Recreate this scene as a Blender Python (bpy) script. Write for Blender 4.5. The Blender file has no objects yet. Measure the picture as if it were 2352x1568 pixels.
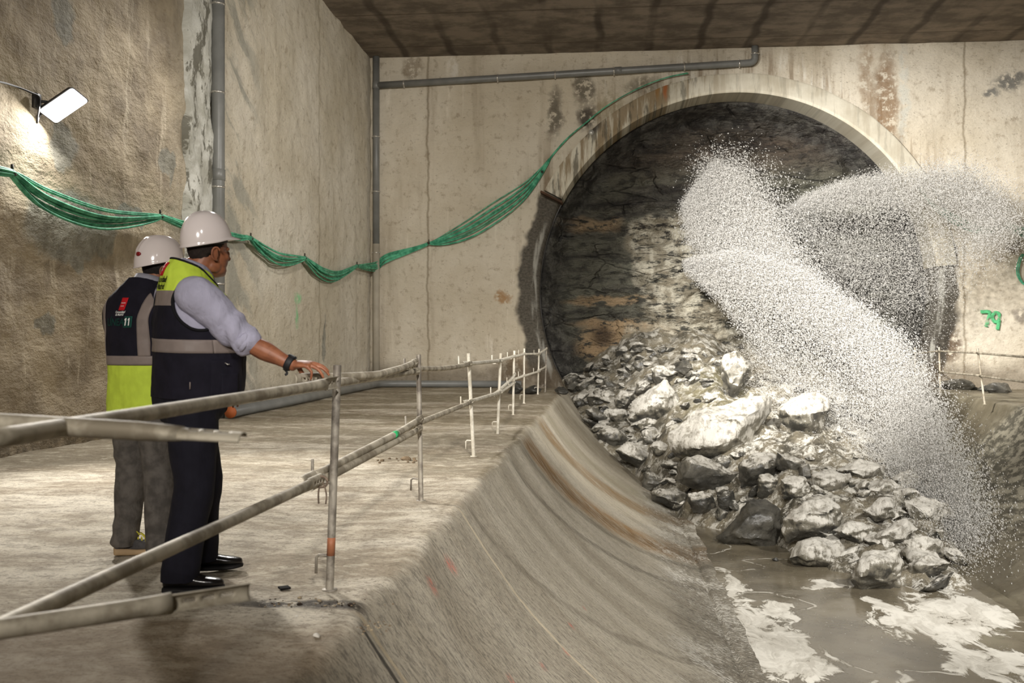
import bpy, bmesh, math, random
import numpy as np
from mathutils import Vector, Matrix, noise as mn
from mathutils.bvhtree import BVHTree

scene = bpy.context.scene
COL = scene.collection
F_PX = 35.0 / 36.0 * 2352          # focal length in pixels of the 2352 wide frame
YAW = math.radians(5.47)
CT, ST = math.cos(YAW), math.sin(YAW)
CAM_Z = 1.2

# ------------------------------------------------------------------ camera
cam_data = bpy.data.cameras.new('camera')
cam_data.lens = 35.0
cam_data.sensor_width = 36.0
cam_data.clip_end = 200
cam_data.dof.use_dof = True
cam_data.dof.focus_distance = 9.0
cam_data.dof.aperture_fstop = 3.6
cam = bpy.data.objects.new('camera', cam_data)
cam.location = (0, 0, CAM_Z)
cam.rotation_euler = (math.radians(90), 0, YAW)
COL.objects.link(cam)
scene.camera = cam

# ------------------------------------------------------------------ world and exposure
world = bpy.data.worlds.new('world')
scene.world = world
world.use_nodes = True
wb = world.node_tree.nodes['Background']
wb.inputs['Color'].default_value = (1.0, 0.90, 0.78, 1)
wb.inputs['Strength'].default_value = 0.06
vs = scene.view_settings
vs.view_transform = 'Standard'
vs.look = 'None'
vs.exposure = 0.0
vs.gamma = 1.0
vs.use_curve_mapping = False

# ------------------------------------------------------------------ unseen fill lights
def aim(o, target):
    d = Vector(target) - o.location
    o.rotation_euler = d.to_track_quat('-Z', 'Y').to_euler()

def spot(name, loc, target, energy, color, angle, blend=0.5, size=0.25):
    l = bpy.data.lights.new(name, 'SPOT')
    l.energy = energy; l.color = color
    l.spot_size = math.radians(angle); l.spot_blend = blend
    l.shadow_soft_size = size
    o = bpy.data.objects.new(name, l)
    o.location = loc
    COL.objects.link(o)
    aim(o, target)
    return o

scene.cycles.diffuse_bounces = 4
scene.cycles.max_bounces = 6
WARM = (1.0, 0.95, 0.88)
NEUT = (1.0, 0.97, 0.93)
spot('unseen_fill_wall', (-0.8, 7.0, 6.9), (-1.6, 25.9, 2.2), 4000, WARM, 80, 0.9, 0.4)  # fill added above the frame to brighten the back wall
spot('unseen_fill_heap', (9.3, 5.0, 7.9), (5.2, 16.5, -0.8), 6500, NEUT, 52, 0.6, 0.35)  # fill added out of frame at the right for rocks and plumes
spot('unseen_fill_spray', (-3.6, 9.0, 8.0), (5.2, 22.5, 3.0), 36000, NEUT, 46, 0.95, 0.35)  # strong fill added so the drops come out white
spot('unseen_fill_trough', (2.0, -4.0, 6.0), (2.8, 13.0, -2.0), 11500, NEUT, 52, 0.8, 0.4)  # unseen fill from behind the camera, brightens trough and foam
spot('unseen_fill_side', (8.8, 9.0, 6.4), (-6.2, 20.0, 2.6), 4600, NEUT, 50, 1.0, 0.4)  # added out of frame at the right to lift the left wall
spot('unseen_fill_men', (-1.0, -4.5, 4.2), (-3.0, 9.0, 2.2), 2200, WARM, 62, 0.9, 0.5)  # added behind the camera to lighten the two men
spot('unseen_fill_platform', (-4.6, 15.2, 7.6), (-3.4, 9.5, 0.0), 2000, NEUT, 84, 0.8, 0.3)  # added overhead, out of frame, to brighten the platform floor

# ------------------------------------------------------------------ pixel -> place helpers
def ray(px, py):
    dx, dz = (px - 1176) / F_PX, -(py - 784) / F_PX
    return Vector((dx * CT - ST, dx * ST + CT, dz))
def W(px, py, s):                   # the point at camera depth s
    r = ray(px, py)
    return Vector((r.x * s, r.y * s, CAM_Z + r.z * s))
def on_floor(px, py, z=0.0):
    r = ray(px, py)
    return W(px, py, (z - CAM_Z) / r.z)
def on_left(px, py, X=-6.25):
    r = ray(px, py)
    return W(px, py, X / r.x)
def on_back(px, py, Y=25.9):
    r = ray(px, py)
    return W(px, py, Y / r.y)
def depth_of(v):
    return -v.x * ST + v.y * CT

# ------------------------------------------------------------------ object helpers
def tag(o, label=None, cat=None, group=None, kind=None):
    if label: o['label'] = label
    if cat: o['category'] = cat
    if group: o['group'] = group
    if kind: o['kind'] = kind
    return o
def empty(name, loc=(0, 0, 0), rz=0.0, label=None, cat=None, group=None):
    o = bpy.data.objects.new(name, None)
    o.empty_display_size = 0.1
    o.location = loc
    o.rotation_euler = (0, 0, rz)
    COL.objects.link(o)
    return tag(o, label, cat, group)
def link(name, me, mats=None, parent=None, smooth=True):
    o = bpy.data.objects.new(name, me)
    COL.objects.link(o)
    if mats is not None:
        for m in (mats if isinstance(mats, (list, tuple)) else [mats]):
            me.materials.append(m)
    if parent is not None: o.parent = parent
    if smooth and len(me.polygons):
        me.polygons.foreach_set('use_smooth', np.ones(len(me.polygons), dtype=bool))
    return o
def mesh_from(name, verts, faces):
    me = bpy.data.meshes.new(name)
    me.from_pydata([tuple(v) for v in verts], [], faces)
    me.update()
    return me
def obj_bm(name, bm, mats=None, parent=None, smooth=True):
    me = bpy.data.meshes.new(name)
    bmesh.ops.recalc_face_normals(bm, faces=bm.faces[:])
    bm.to_mesh(me); bm.free()
    return link(name, me, mats, parent, smooth)
def auto_edges(o, ang=35):
    """hard edges above the angle"""
    me = o.data
    bm = bmesh.new(); bm.from_mesh(me)
    for e in bm.edges:
        if len(e.link_faces) == 2 and e.calc_face_angle(0) > math.radians(ang): e.smooth = False
    bm.to_mesh(me); bm.free()
    return o

def catmull(pts, n):
    P = [Vector(p) for p in pts]
    P = [2 * P[0] - P[1]] + P + [2 * P[-1] - P[-2]]
    out = []
    for i in range(1, len(P) - 2):
        for k in range(n):
            t = k / n
            a, b, c, d = P[i - 1], P[i], P[i + 1], P[i + 2]
            out.append(0.5 * ((2 * b) + (c - a) * t + (2 * a - 5 * b + 4 * c - d) * t * t + (3 * b - a - 3 * c + d) * t ** 3))
    out.append(P[-2].copy())
    return out

def add_tube(bm, pts, rad, n=12, cap=True, flat=None, up=None):
    """a tube along pts; rad a number or a list; flat = list of (a,b) factors for the section"""
    pts = [Vector(p) for p in pts]
    m = len(pts)
    R = rad if isinstance(rad, (list, tuple)) else [rad] * m
    tang = []
    for i in range(m):
        a = pts[max(i - 1, 0)]; b = pts[min(i + 1, m - 1)]
        d = b - a
        tang.append(d.normalized() if d.length > 1e-9 else Vector((0, 0, 1)))
    ref = Vector(up) if up is not None else (Vector((0, 0, 1)) if abs(tang[0].z) < 0.9 else Vector((1, 0, 0)))
    rings = []
    for i in range(m):
        t = tang[i]
        x = t.cross(ref)
        if x.length < 1e-6: x = t.orthogonal()
        x.normalize(); y = x.cross(t).normalized()
        ref = y
        fa, fb = flat[i] if flat else (1, 1)
        rings.append([bm.verts.new(pts[i] + (x * math.cos(2 * math.pi * k / n) * fa + y * math.sin(2 * math.pi * k / n) * fb) * R[i]) for k in range(n)])
    for i in range(m - 1):
        for k in range(n):
            bm.faces.new((rings[i][k], rings[i][(k + 1) % n], rings[i + 1][(k + 1) % n], rings[i + 1][k]))
    if cap:
        bm.faces.new(rings[0][::-1]); bm.faces.new(rings[-1])
    return rings

def add_box(bm, c, size, rot=None):
    M = Matrix.Translation(c) @ (rot.to_4x4() if rot is not None else Matrix.Identity(4)) @ Matrix.Diagonal((*size, 1))
    return bmesh.ops.create_cube(bm, size=1.0, matrix=M)['verts']
def add_ell(bm, c, r, rot=None, u=20, v=14):
    M = Matrix.Translation(c) @ (rot.to_4x4() if rot is not None else Matrix.Identity(4)) @ Matrix.Diagonal((*r, 1))
    return bmesh.ops.create_uvsphere(bm, u_segments=u, v_segments=v, radius=1.0, matrix=M)['verts']
def add_loft(bm, rings, cap=True):
    """rings: list of lists of Vectors, all the same length"""
    V = [[bm.verts.new(p) for p in r] for r in rings]
    n = len(V[0])
    for i in range(len(V) - 1):
        for k in range(n):
            bm.faces.new((V[i][k], V[i][(k + 1) % n], V[i + 1][(k + 1) % n], V[i + 1][k]))
    if cap:
        bm.faces.new(V[0][::-1]); bm.faces.new(V[-1])
    return V
def fract(p, o=4, H=0.9):
    return mn.fractal(Vector(p), H, 2.1, o, noise_basis='PERLIN_ORIGINAL')
def sstep(a, b, x):
    if a == b: return float(x > a)
    t = min(1, max(0, (x - a) / (b - a)))
    return t * t * (3 - 2 * t)

# ------------------------------------------------------------------ material helpers
def srgb(r, g, b):
    f = lambda c: (c / 255) / 12.92 if c / 255 <= 0.04045 else (((c / 255) + 0.055) / 1.055) ** 2.4
    return (f(r), f(g), f(b), 1.0)

class NB:
    """a small builder for node trees"""
    def __init__(self, name, rough=0.8, spec=0.3):
        self.m = bpy.data.materials.new(name)
        self.m.use_nodes = True
        self.t = self.m.node_tree
        self.b = self.t.nodes['Principled BSDF']
        self.b.inputs['Roughness'].default_value = rough
        self.b.inputs['Specular IOR Level'].default_value = spec
        self.pos = self.t.nodes.new('ShaderNodeNewGeometry')
        self.P = self.pos.outputs['Position']
    def put(self, sock, v):
        if isinstance(v, bpy.types.NodeSocket): self.t.links.new(v, sock)
        elif isinstance(v, (tuple, list)): sock.default_value = v if len(v) == len(sock.default_value) else tuple(v)[:len(sock.default_value)]
        else: sock.default_value = v
    def math(self, op, a, b=0.0, clamp=False):
        n = self.t.nodes.new('ShaderNodeMath'); n.operation = op; n.use_clamp = clamp
        self.put(n.inputs[0], a); self.put(n.inputs[1], b)
        return n.outputs[0]
    def vm(self, op, a, b=(0, 0, 0), out=0):
        n = self.t.nodes.new('ShaderNodeVectorMath'); n.operation = op
        self.put(n.inputs[0], a); self.put(n.inputs[1], b)
        return n.outputs['Value'] if op in ('LENGTH', 'DISTANCE', 'DOT_PRODUCT') else n.outputs[0]
    def noise(self, vec, scale=1.0, detail=4, rough=0.55, dist=0.0):
        n = self.t.nodes.new('ShaderNodeTexNoise')
        self.put(n.inputs['Vector'], vec)
        n.inputs['Scale'].default_value = scale; n.inputs['Detail'].default_value = min(detail, 5)
        n.inputs['Roughness'].default_value = rough; n.inputs['Distortion'].default_value = dist
        return n.outputs['Fac']
    def ncol(self, vec, scale, detail=3):
        n = self.t.nodes.new('ShaderNodeTexNoise')
        self.put(n.inputs['Vector'], vec)
        n.inputs['Scale'].default_value = scale; n.inputs['Detail'].default_value = detail
        return n.outputs['Color']
    def voro(self, vec, scale, feature='F1'):
        n = self.t.nodes.new('ShaderNodeTexVoronoi'); n.feature = feature
        self.put(n.inputs['Vector'], vec); n.inputs['Scale'].default_value = scale
        return n.outputs['Distance']
    def step(self, x, lo, hi, a=0.0, b=1.0):
        n = self.t.nodes.new('ShaderNodeMapRange'); n.interpolation_type = 'SMOOTHSTEP'
        self.put(n.inputs[0], x)
        for i, v in enumerate((lo, hi, a, b)): self.put(n.inputs[i + 1], v)
        return n.outputs[0]
    def mix(self, fac, a, b):
        n = self.t.nodes.new('ShaderNodeMix'); n.data_type = 'RGBA'
        self.put(n.inputs[0], fac); self.put(n.inputs[6], a); self.put(n.inputs[7], b)
        return n.outputs[2]
    def mul(self, a, b): return self.math('MULTIPLY', a, b)
    def add(self, a, b): return self.math('ADD', a, b)
    def mx(self, a, b): return self.math('MAXIMUM', a, b)
    def mi(self, a, b): return self.math('MINIMUM', a, b)
    def xyz(self, vec):
        n = self.t.nodes.new('ShaderNodeSeparateXYZ'); self.put(n.inputs[0], vec)
        return n.outputs
    def comb(self, x, y, z):
        n = self.t.nodes.new('ShaderNodeCombineXYZ')
        for i, v in enumerate((x, y, z)): self.put(n.inputs[i], v)
        return n.outputs[0]
    def scaled(self, vec, s): return self.vm('MULTIPLY', vec, s)
    def warp(self, vec, scale, amt, detail=3):
        c = self.ncol(vec, scale, min(detail, 3))
        return self.vm('ADD', vec, self.vm('MULTIPLY', self.vm('SUBTRACT', c, (.5, .5, .5)), (amt, amt, amt)))
    def blob(self, vec, c, r, edge=0.5):
        """1 inside the ellipsoid c, r, fading out from the fraction edge of its radius"""
        d = self.vm('MULTIPLY', self.vm('SUBTRACT', vec, c), tuple(1.0 / max(x, 1e-4) for x in r))
        return self.step(self.vm('LENGTH', d), edge, 1.0, 1.0, 0.0)
    def bump(self, h, strength=0.3, dist=0.02):
        n = self.t.nodes.new('ShaderNodeBump')
        n.inputs['Strength'].default_value = strength; n.inputs['Distance'].default_value = dist
        self.put(n.inputs['Height'], h)
        self.t.links.new(n.outputs[0], self.b.inputs['Normal'])
    def color(self, c): self.put(self.b.inputs['Base Color'], c)
    def rough(self, r): self.put(self.b.inputs['Roughness'], r)
    def uv(self, name):
        n = self.t.nodes.new('ShaderNodeUVMap'); n.uv_map = name
        return n.outputs[0]
    def objco(self):
        n = self.t.nodes.new('ShaderNodeTexCoord'); return n.outputs['Object']

def _cached(fn):
    """the same call on the same tree gives the same node again"""
    def key(v):
        if isinstance(v, bpy.types.NodeSocket): return (v.node.name, v.identifier)
        if isinstance(v, (list, tuple)): return tuple(key(x) for x in v)
        return v
    def run(self, *a, **k):
        c = self.__dict__.setdefault('cache', {})
        kk = (fn.__name__, key(a), tuple(sorted((x, key(y)) for x, y in k.items())))
        if kk not in c: c[kk] = fn(self, *a, **k)
        return c[kk]
    return run
for _f in ('math', 'vm', 'noise', 'ncol', 'step', 'comb', 'warp', 'voro', 'blob', 'scaled', 'objco'):
    setattr(NB, _f, _cached(getattr(NB, _f)))

def simple(name, c, rough=0.6, spec=0.4, metal=0.0, var=0.0, scale=8.0, bump=0.0, bscale=60.0, coord='obj', bdist=0.01):
    n = NB(name, rough, spec)
    v = n.objco() if coord == 'obj' else n.P
    n.b.inputs['Metallic'].default_value = metal
    if var:
        dark = tuple(x * (1 - var) for x in c[:3]) + (1,)
        lite = tuple(min(1, x * (1 + var)) for x in c[:3]) + (1,)
        n.color(n.mix(n.step(n.noise(v, scale, 5), 0.3, 0.7), dark, lite))
    else:
        n.color(c)
    if bump: n.bump(n.noise(v, bscale, 4), bump, bdist)
    return n.m
# ================================================================== the setting
XL, YB, ZC, XR = -6.25, 25.9, 8.7, 12.7
TX, TZ, TR = 3.22, 2.55, 5.0           # the tunnel mouth: centre and radius

# ---------------- concrete of the diaphragm walls
def wall_material(name, left):
    n = NB(name, 0.85, 0.25)
    P = n.P
    x, y, z = n.xyz(P)
    h = y if left else x                          # runs along the wall
    Q = n.comb(h, 0.0, z)
    Qw = n.warp(n.warp(Q, 1.6, 0.45, 4), 5.0, .22, 3)
    big = n.noise(Q, 0.35, 4, 0.6)
    streak = n.noise(n.scaled(Q, (1.6, 1, 0.16)), 1.0, 5, 0.62)
    fine = n.noise(Q, 5.0, 8, 0.7)
    speck = n.noise(n.scaled(Q, (1, 1, 1.7)), 14.0, 6, 0.7)
    if left:
        pale, mid, dark = srgb(207, 199, 182), srgb(189, 179, 158), srgb(144, 131, 111)
    else:
        pale, mid, dark = srgb(206, 197, 179), srgb(189, 178, 157), srgb(146, 132, 111)
    c = n.mix(n.step(big, 0.35, 0.65), mid, pale)
    c = n.mix(n.mul(n.step(streak, 0.52, 0.75), 0.55), c, dark)
    c = n.mix(n.mul(n.step(fine, 0.52, 0.68), 0.6), c, dark)
    white = n.noise(n.scaled(Q, (3.0, 1, 0.45)), 1.0, 6, 0.66, 0.3)
    c = n.mix(n.mul(n.step(white, 0.60, 0.72), 0.55), c, srgb(226, 217, 200))
    c = n.mix(n.mul(n.step(speck, 0.62, 0.74), 0.55), c, srgb(98, 80, 58))
    gray = srgb(152, 150, 138)
    dk = srgb(70, 64, 55)
    if left:
        # browner, dirtier stretch nearer the camera
        near = n.step(y, 15.2, 13.4)
        c = n.mix(n.mul(near, 0.75), c, n.mix(n.step(n.noise(Q, 0.9, 5, 0.65), 0.35, 0.7), srgb(178, 161, 133), srgb(98, 81, 60)))
        c = n.mix(n.mul(near, n.mul(n.step(white, 0.55, 0.66), 0.7)), c, srgb(208, 195, 172))
        # grey render smeared to the right of the drain pipe, in slanting strokes
        sl = n.comb(n.add(n.mul(y, 0.55), n.mul(z, 0.9)), 0.0, n.mul(n.add(y, n.mul(z, -0.6)), 0.25))
        smear = n.step(n.noise(sl, 1.5, 5, 0.6), 0.50, 0.58)
        zone = n.mul(n.step(y, 15.7, 16.0), n.step(y, 17.9, 16.6))
        c = n.mix(n.mul(n.mul(smear, zone), 0.8), c, gray)
        spots = []
        for px, py, rx, rz in ((147, 333, .26, .3), (380, 372, .18, .17), (395, 380, .10, .2), (150, 520, .75, .42), (230, 540, .4, .25), (178, 600, .15, .18),
                               (108, 745, .2, .16), (145, 40, .25, .25), (300, 500, .4, .12), (745, 780, .12, .5), (340, 835, .1, .2)):
            p = on_left(px, py)
            spots.append(n.blob(Qw, (p.y, 0, p.z), (rx * 1.2, 9, rz * 1.2), 0.75))
        m = spots[0]
        for s in spots[1:]: m = n.mx(m, s)
        c = n.mix(n.mul(m, 0.85), c, n.mix(n.step(fine, .4, .6), gray, srgb(128, 126, 116)))
        marks = []
        for px, py, rx, rz in ((684, 685, .32, .16), (682, 728, .16, .30)):
            p = on_left(px, py)
            marks.append(n.blob(n.warp(Q, 5, .12), (p.y, 0, p.z), (rx, 9, rz), 0.3))
        mk = n.mul(n.mx(marks[0], marks[1]), n.step(fine, 0.3, 0.6))
        c = n.mix(n.mul(mk, 0.6), c, srgb(90, 200, 130))
        # pour joint further along
        p = on_left(735, 300)
        j = n.step(n.math('ABSOLUTE', n.add(n.math('SUBTRACT', y, p.y), n.mul(n.noise(n.comb(0, 0, z), 1.0, 3), 0.1))), 0.10, 0.0)
        c = n.mix(n.mul(j, 0.4), c, srgb(120, 108, 85))
        low = n.step(z, 0.55, 0.0)
        c = n.mix(n.mul(low, n.mul(n.step(fine, .35, .6), 0.6)), c, dk)
    else:
        # rust and lime runs around the arch
        r = n.vm('LENGTH', n.vm('SUBTRACT', Qw, (TX, 0, TZ)))
        above = n.step(z, 4.6, 5.2)
        run = n.noise(n.scaled(Q, (3.5, 1, 0.25)), 1.0, 5, 0.65)
        halo = n.mul(n.step(r, 6.6, 5.5), above)
        c = n.mix(n.mul(n.mul(halo, n.step(run, .48, .62)), 0.65), c, srgb(112, 90, 62))
        c = n.mix(n.mul(n.mul(halo, n.step(white, .55, .68)), 0.7), c, srgb(218, 214, 202))
        for px, py, rx, rz, col, k in ((2035, 250, .30, 1.6, srgb(118, 88, 55), .75), (1990, 180, .2, 1.0, srgb(128, 98, 64), .5), (2075, 220, .14, 1.3, srgb(196, 194, 182), .8), (1275, 260, .2, .7, srgb(80, 74, 62), .8),
                                       (1340, 200, .3, .45, srgb(84, 78, 66), .8), (1350, 270, .28, .35, srgb(56, 50, 44), .9), (1480, 195, .5, .25, srgb(84, 80, 64), .6),
                                       (1155, 680, .22, .14, srgb(150, 112, 66), .8), (945, 160, .3, .35, srgb(120, 104, 80), .6), (1040, 155, .12, .4, srgb(222, 216, 204), .6),
                                       (2320, 185, .5, .22, srgb(112, 110, 104), .9), (2275, 212, .2, .12, srgb(118, 116, 110), .9), (2342, 560, .35, .18, srgb(120, 112, 102), .9), (2350, 720, .25, .2, srgb(120, 112, 102), .8),
                                       (2180, 790, .35, .5, srgb(88, 68, 48), .85), (2140, 800, .45, .35, srgb(88, 70, 52), .8), (1180, 850, .45, .5, srgb(112, 92, 68), .8), (1400, 250, .4, .5, srgb(150, 138, 110), .6)):
            p = on_back(px, py)
            c = n.mix(n.mul(n.mul(n.blob(Qw, (p.x, 0, p.z), (rx * 1.3, 9, rz * 1.3), 0.35), n.step(fine, .40, .50)), k), c, col)
        # scraped black margin beside the lower half of the mouth
        Qr = n.warp(Q, 1.3, 0.7, 5)
        rr = n.vm('LENGTH', n.vm('SUBTRACT', Qr, (TX, 0, TZ)))
        marg = n.mul(n.step(rr, 5.62, 5.48), n.step(z, 5.2, 4.9))
        c = n.mix(n.mul(marg, 0.92), c, n.mix(n.step(speck, .4, .6), srgb(78, 74, 66), srgb(48, 45, 40)))
        Qs = n.warp(Q, 2.5, 0.12, 3)
        rs = n.vm('LENGTH', n.vm('SUBTRACT', Qs, (TX, 0, TZ)))
        lim = n.mul(n.step(n.math('ABSOLUTE', n.math('SUBTRACT', rs, 5.14)), .10, .04), n.mul(n.step(z, 4.4, 4.0), n.step(n.noise(n.scaled(Q, (4, 1, .6)), 1.5, 5), .4, .55)))
        c = n.mix(n.mul(lim, .7), c, srgb(170, 168, 158))
        for px, wd in ((983, 0.05), (2215, 0.05)):
            p = on_back(px, 400)
            j = n.step(n.math('ABSOLUTE', n.add(n.math('SUBTRACT', x, p.x), n.mul(n.math('SUBTRACT', n.noise(n.comb(0, 0, z), 1.3, 4), .5), 0.25))), wd, 0.0)
            c = n.mix(n.mul(j, 0.6), c, srgb(112, 98, 74))
        low = n.step(n.add(z, n.mul(n.noise(Q, 1.0, 4), -0.9)), 0.35, -0.15)
        c = n.mix(n.mul(low, 0.7), c, srgb(86, 74, 58))
    n.color(c)
    hgt = n.add(n.mul(n.noise(n.scaled(Q, (1, 1, 1.6)), 3.2, 8, 0.66), 1.0), n.mul(n.step(speck, .6, .75), -0.35))
    n.bump(hgt, 0.75, 0.07)
    return n.m

def panel(name, origin, du, dv, nu, nv, amp, seed, mat, sc=0.9, hole=None):
    """rough wall panel: a grid pushed in and out along its normal"""
    o = Vector(origin); du = Vector(du); dv = Vector(dv)
    nr = du.cross(dv).normalized()
    V, Fc = [], []
    for j in range(nv + 1):
        for i in range(nu + 1):
            p = o + du * (i / nu) + dv * (j / nv)
            d = fract((p.x * sc + seed, p.y * sc, p.z * sc * 1.3), 5) * amp
            V.append(p + nr * d)
    for j in range(nv):
        for i in range(nu):
            a = j * (nu + 1) + i
            Fc.append((a, a + 1, a + nu + 2, a + nu + 1))
    o = link(name, mesh_from(name, V, Fc), mat)
    return tag(o, kind='structure')

MAT_WL = wall_material('diaphragm_wall_left', True)
MAT_WB = wall_material('diaphragm_wall_back', False)
panel('wall_left', (XL, 27.0, -0.3), (0, -33.5, 0), (0, 0, 9.3), 300, 84, 0.035, 3.0, MAT_WL, 1.6)

# strip of grey mortar at the joint left of the drain pipe
def joint_strip():
    y0, y1 = on_left(420, 400).y, on_left(486, 400).y
    V, Fc = [], []
    nu, nv = 22, 170
    for j in range(nv + 1):
        z = -0.02 + 8.7 * j / nv
        for i in range(nu + 1):
            t = i / nu
            ed = 0.10 * fract((0, z * 1.3, 7.7 if t < .5 else 3.1), 4)
            y = y0 + (y1 - y0) * t + ed * (1 - abs(2 * t - 1) * 0) * (1 if t in (0, 1) else abs(2 * t - 1))
            d = 0.015 + 0.05 * math.sin(math.pi * t) ** 0.5 + 0.075 * fract((z * 1.1, y * 2.2, 5.0), 5)
            if t in (0, 1): d = -0.09
            V.append((XL + d + 0.04, y, z))
    for j in range(nv):
        for i in range(nu):
            a = j * (nu + 1) + i
            Fc.append((a, a + 1, a + nu + 2, a + nu + 1))
    n = NB('joint_mortar', 0.9, 0.2)
    x, y, z = n.xyz(n.P)
    Q = n.comb(0.0, y, z)
    c = n.mix(n.step(n.noise(Q, 2.2, 6, .65), .35, .65), srgb(176, 174, 162), srgb(212, 211, 202))
    c = n.mix(n.mul(n.step(n.noise(n.scaled(Q, (1, 1.6, .7)), 2.0, 9, .74), .51, .57), .8), c, srgb(92, 88, 74))
    n.color(c)
    n.bump(n.noise(Q, 4.0, 7, .65), .6, .07)
    tag(link('trim_1', mesh_from('trim_1', V, Fc), n.m), kind='structure')
joint_strip()

# ---------------- back wall with the round mouth
def back_wall():
    nr_, na = 26, 300
    V, Fc = [], []
    x0, x1, z0, z1 = XL - 0.2, XR + 0.2, -3.2, ZC + 0.2
    for i in range(na):
        a = 2 * math.pi * i / na
        ca, sa = math.cos(a), math.sin(a)
        ts = []
        if ca > 1e-6: ts.append((x1 - TX) / ca)
        if ca < -1e-6: ts.append((x0 - TX) / ca)
        if sa > 1e-6: ts.append((z1 - TZ) / sa)
        if sa < -1e-6: ts.append((z0 - TZ) / sa)
        ro = min(ts)
        for k in range(nr_ + 1):
            t = k / nr_
            ri = TR + 0.02 + 0.03 * abs(fract((ca * 4, sa * 4, 1.0), 3))
            r = ri + (ro - ri) * t
            X, Z = TX + ca * r, TZ + sa * r
            d = 0.055 * fract((X * 1.1, 4.0, Z * 1.4), 5)
            V.append((X, YB - d, Z))
    for i in range(na):
        for k in range(nr_):
            a = i * (nr_ + 1) + k; b = ((i + 1) % na) * (nr_ + 1) + k
            Fc.append((a, a + 1, b + 1, b))
    # reveal going back into the ground
    base = len(V)
    for i in range(na):
        a = 2 * math.pi * i / na
        v = V[i * (nr_ + 1)]
        V.append((v[0], YB + 0.9, v[2]))
    for i in range(na):
        j = (i + 1) % na
        Fc.append((i * (nr_ + 1), j * (nr_ + 1), base + j, base + i))
    tag(link('wall_back', mesh_from('wall_back', V, Fc), MAT_WB), kind='structure')
back_wall()

# ---------------- cast ring over the mouth
def portal_ring():
    n = NB('ring_concrete', 0.8, 0.3)
    x, y, z = n.xyz(n.P)
    Q = n.comb(x, 0.0, z)
    c = n.mix(n.step(n.noise(Q, 1.2, 5), .35, .65), srgb(188, 180, 160), srgb(214, 208, 190))
    run = n.noise(n.scaled(Q, (3.2, 1, .35)), 1.0, 6, .66)
    leftd = n.step(x, 3.6, 1.2)
    c = n.mix(n.mul(n.step(run, .46, .56), n.add(.15, n.mul(leftd, .65))), c, srgb(126, 104, 70))
    c = n.mix(n.mul(n.step(n.noise(n.scaled(Q, (4, 1, .5)), 1.1, 6, .7), .52, .58), n.add(.22, n.mul(leftd, .5))), c, srgb(84, 80, 68))
    for px, col in ((1527, srgb(168, 92, 40)), (1510, srgb(150, 110, 60))):
        p = on_back(px, 200)
        c = n.mix(n.mul(n.blob(n.warp(Q, 3, .1), (p.x, 0, p.z), (.09, 9, .5), .3), .75), c, col)
    p = on_back(1355, 285)
    c = n.mix(n.mul(n.blob(n.warp(Q, 2, .25), (p.x, 0, p.z), (.42, 9, .42), .5), .85), c, srgb(54, 48, 42))
    n.color(c)
    n.bump(n.noise(Q, 6, 6, .6), .3, .03)
    a0, a1 = math.radians(6), math.radians(152)
    prof = [(4.985, 0.9), (4.985, -0.14), (5.03, -0.17), (5.06, -0.17), (5.09, -0.15), (5.44, -0.15), (5.48, -0.12), (5.5, 0.05)]
    na = 160
    V, Fc = [], []
    for i in range(na + 1):
        a = a0 + (a1 - a0) * i / na
        for (r, dy) in prof:
            rr = r + (0.02 * fract((a * 6, 0, 2.0), 3) if r > 5.4 else 0)
            V.append((TX + math.cos(a) * rr, YB + dy, TZ + math.sin(a) * rr))
    m = len(prof)
    for i in range(na):
        for k in range(m - 1):
            a = i * m + k
            Fc.append((a, a + 1, a + m + 1, a + m))
    Fc.append(tuple(range(m))); Fc.append(tuple(range(na * m, na * m + m))[::-1])
    o = tag(link('trim_2', mesh_from('trim_2', V, Fc), n.m), kind='structure')
    auto_edges(o, 40)
portal_ring()

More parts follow.
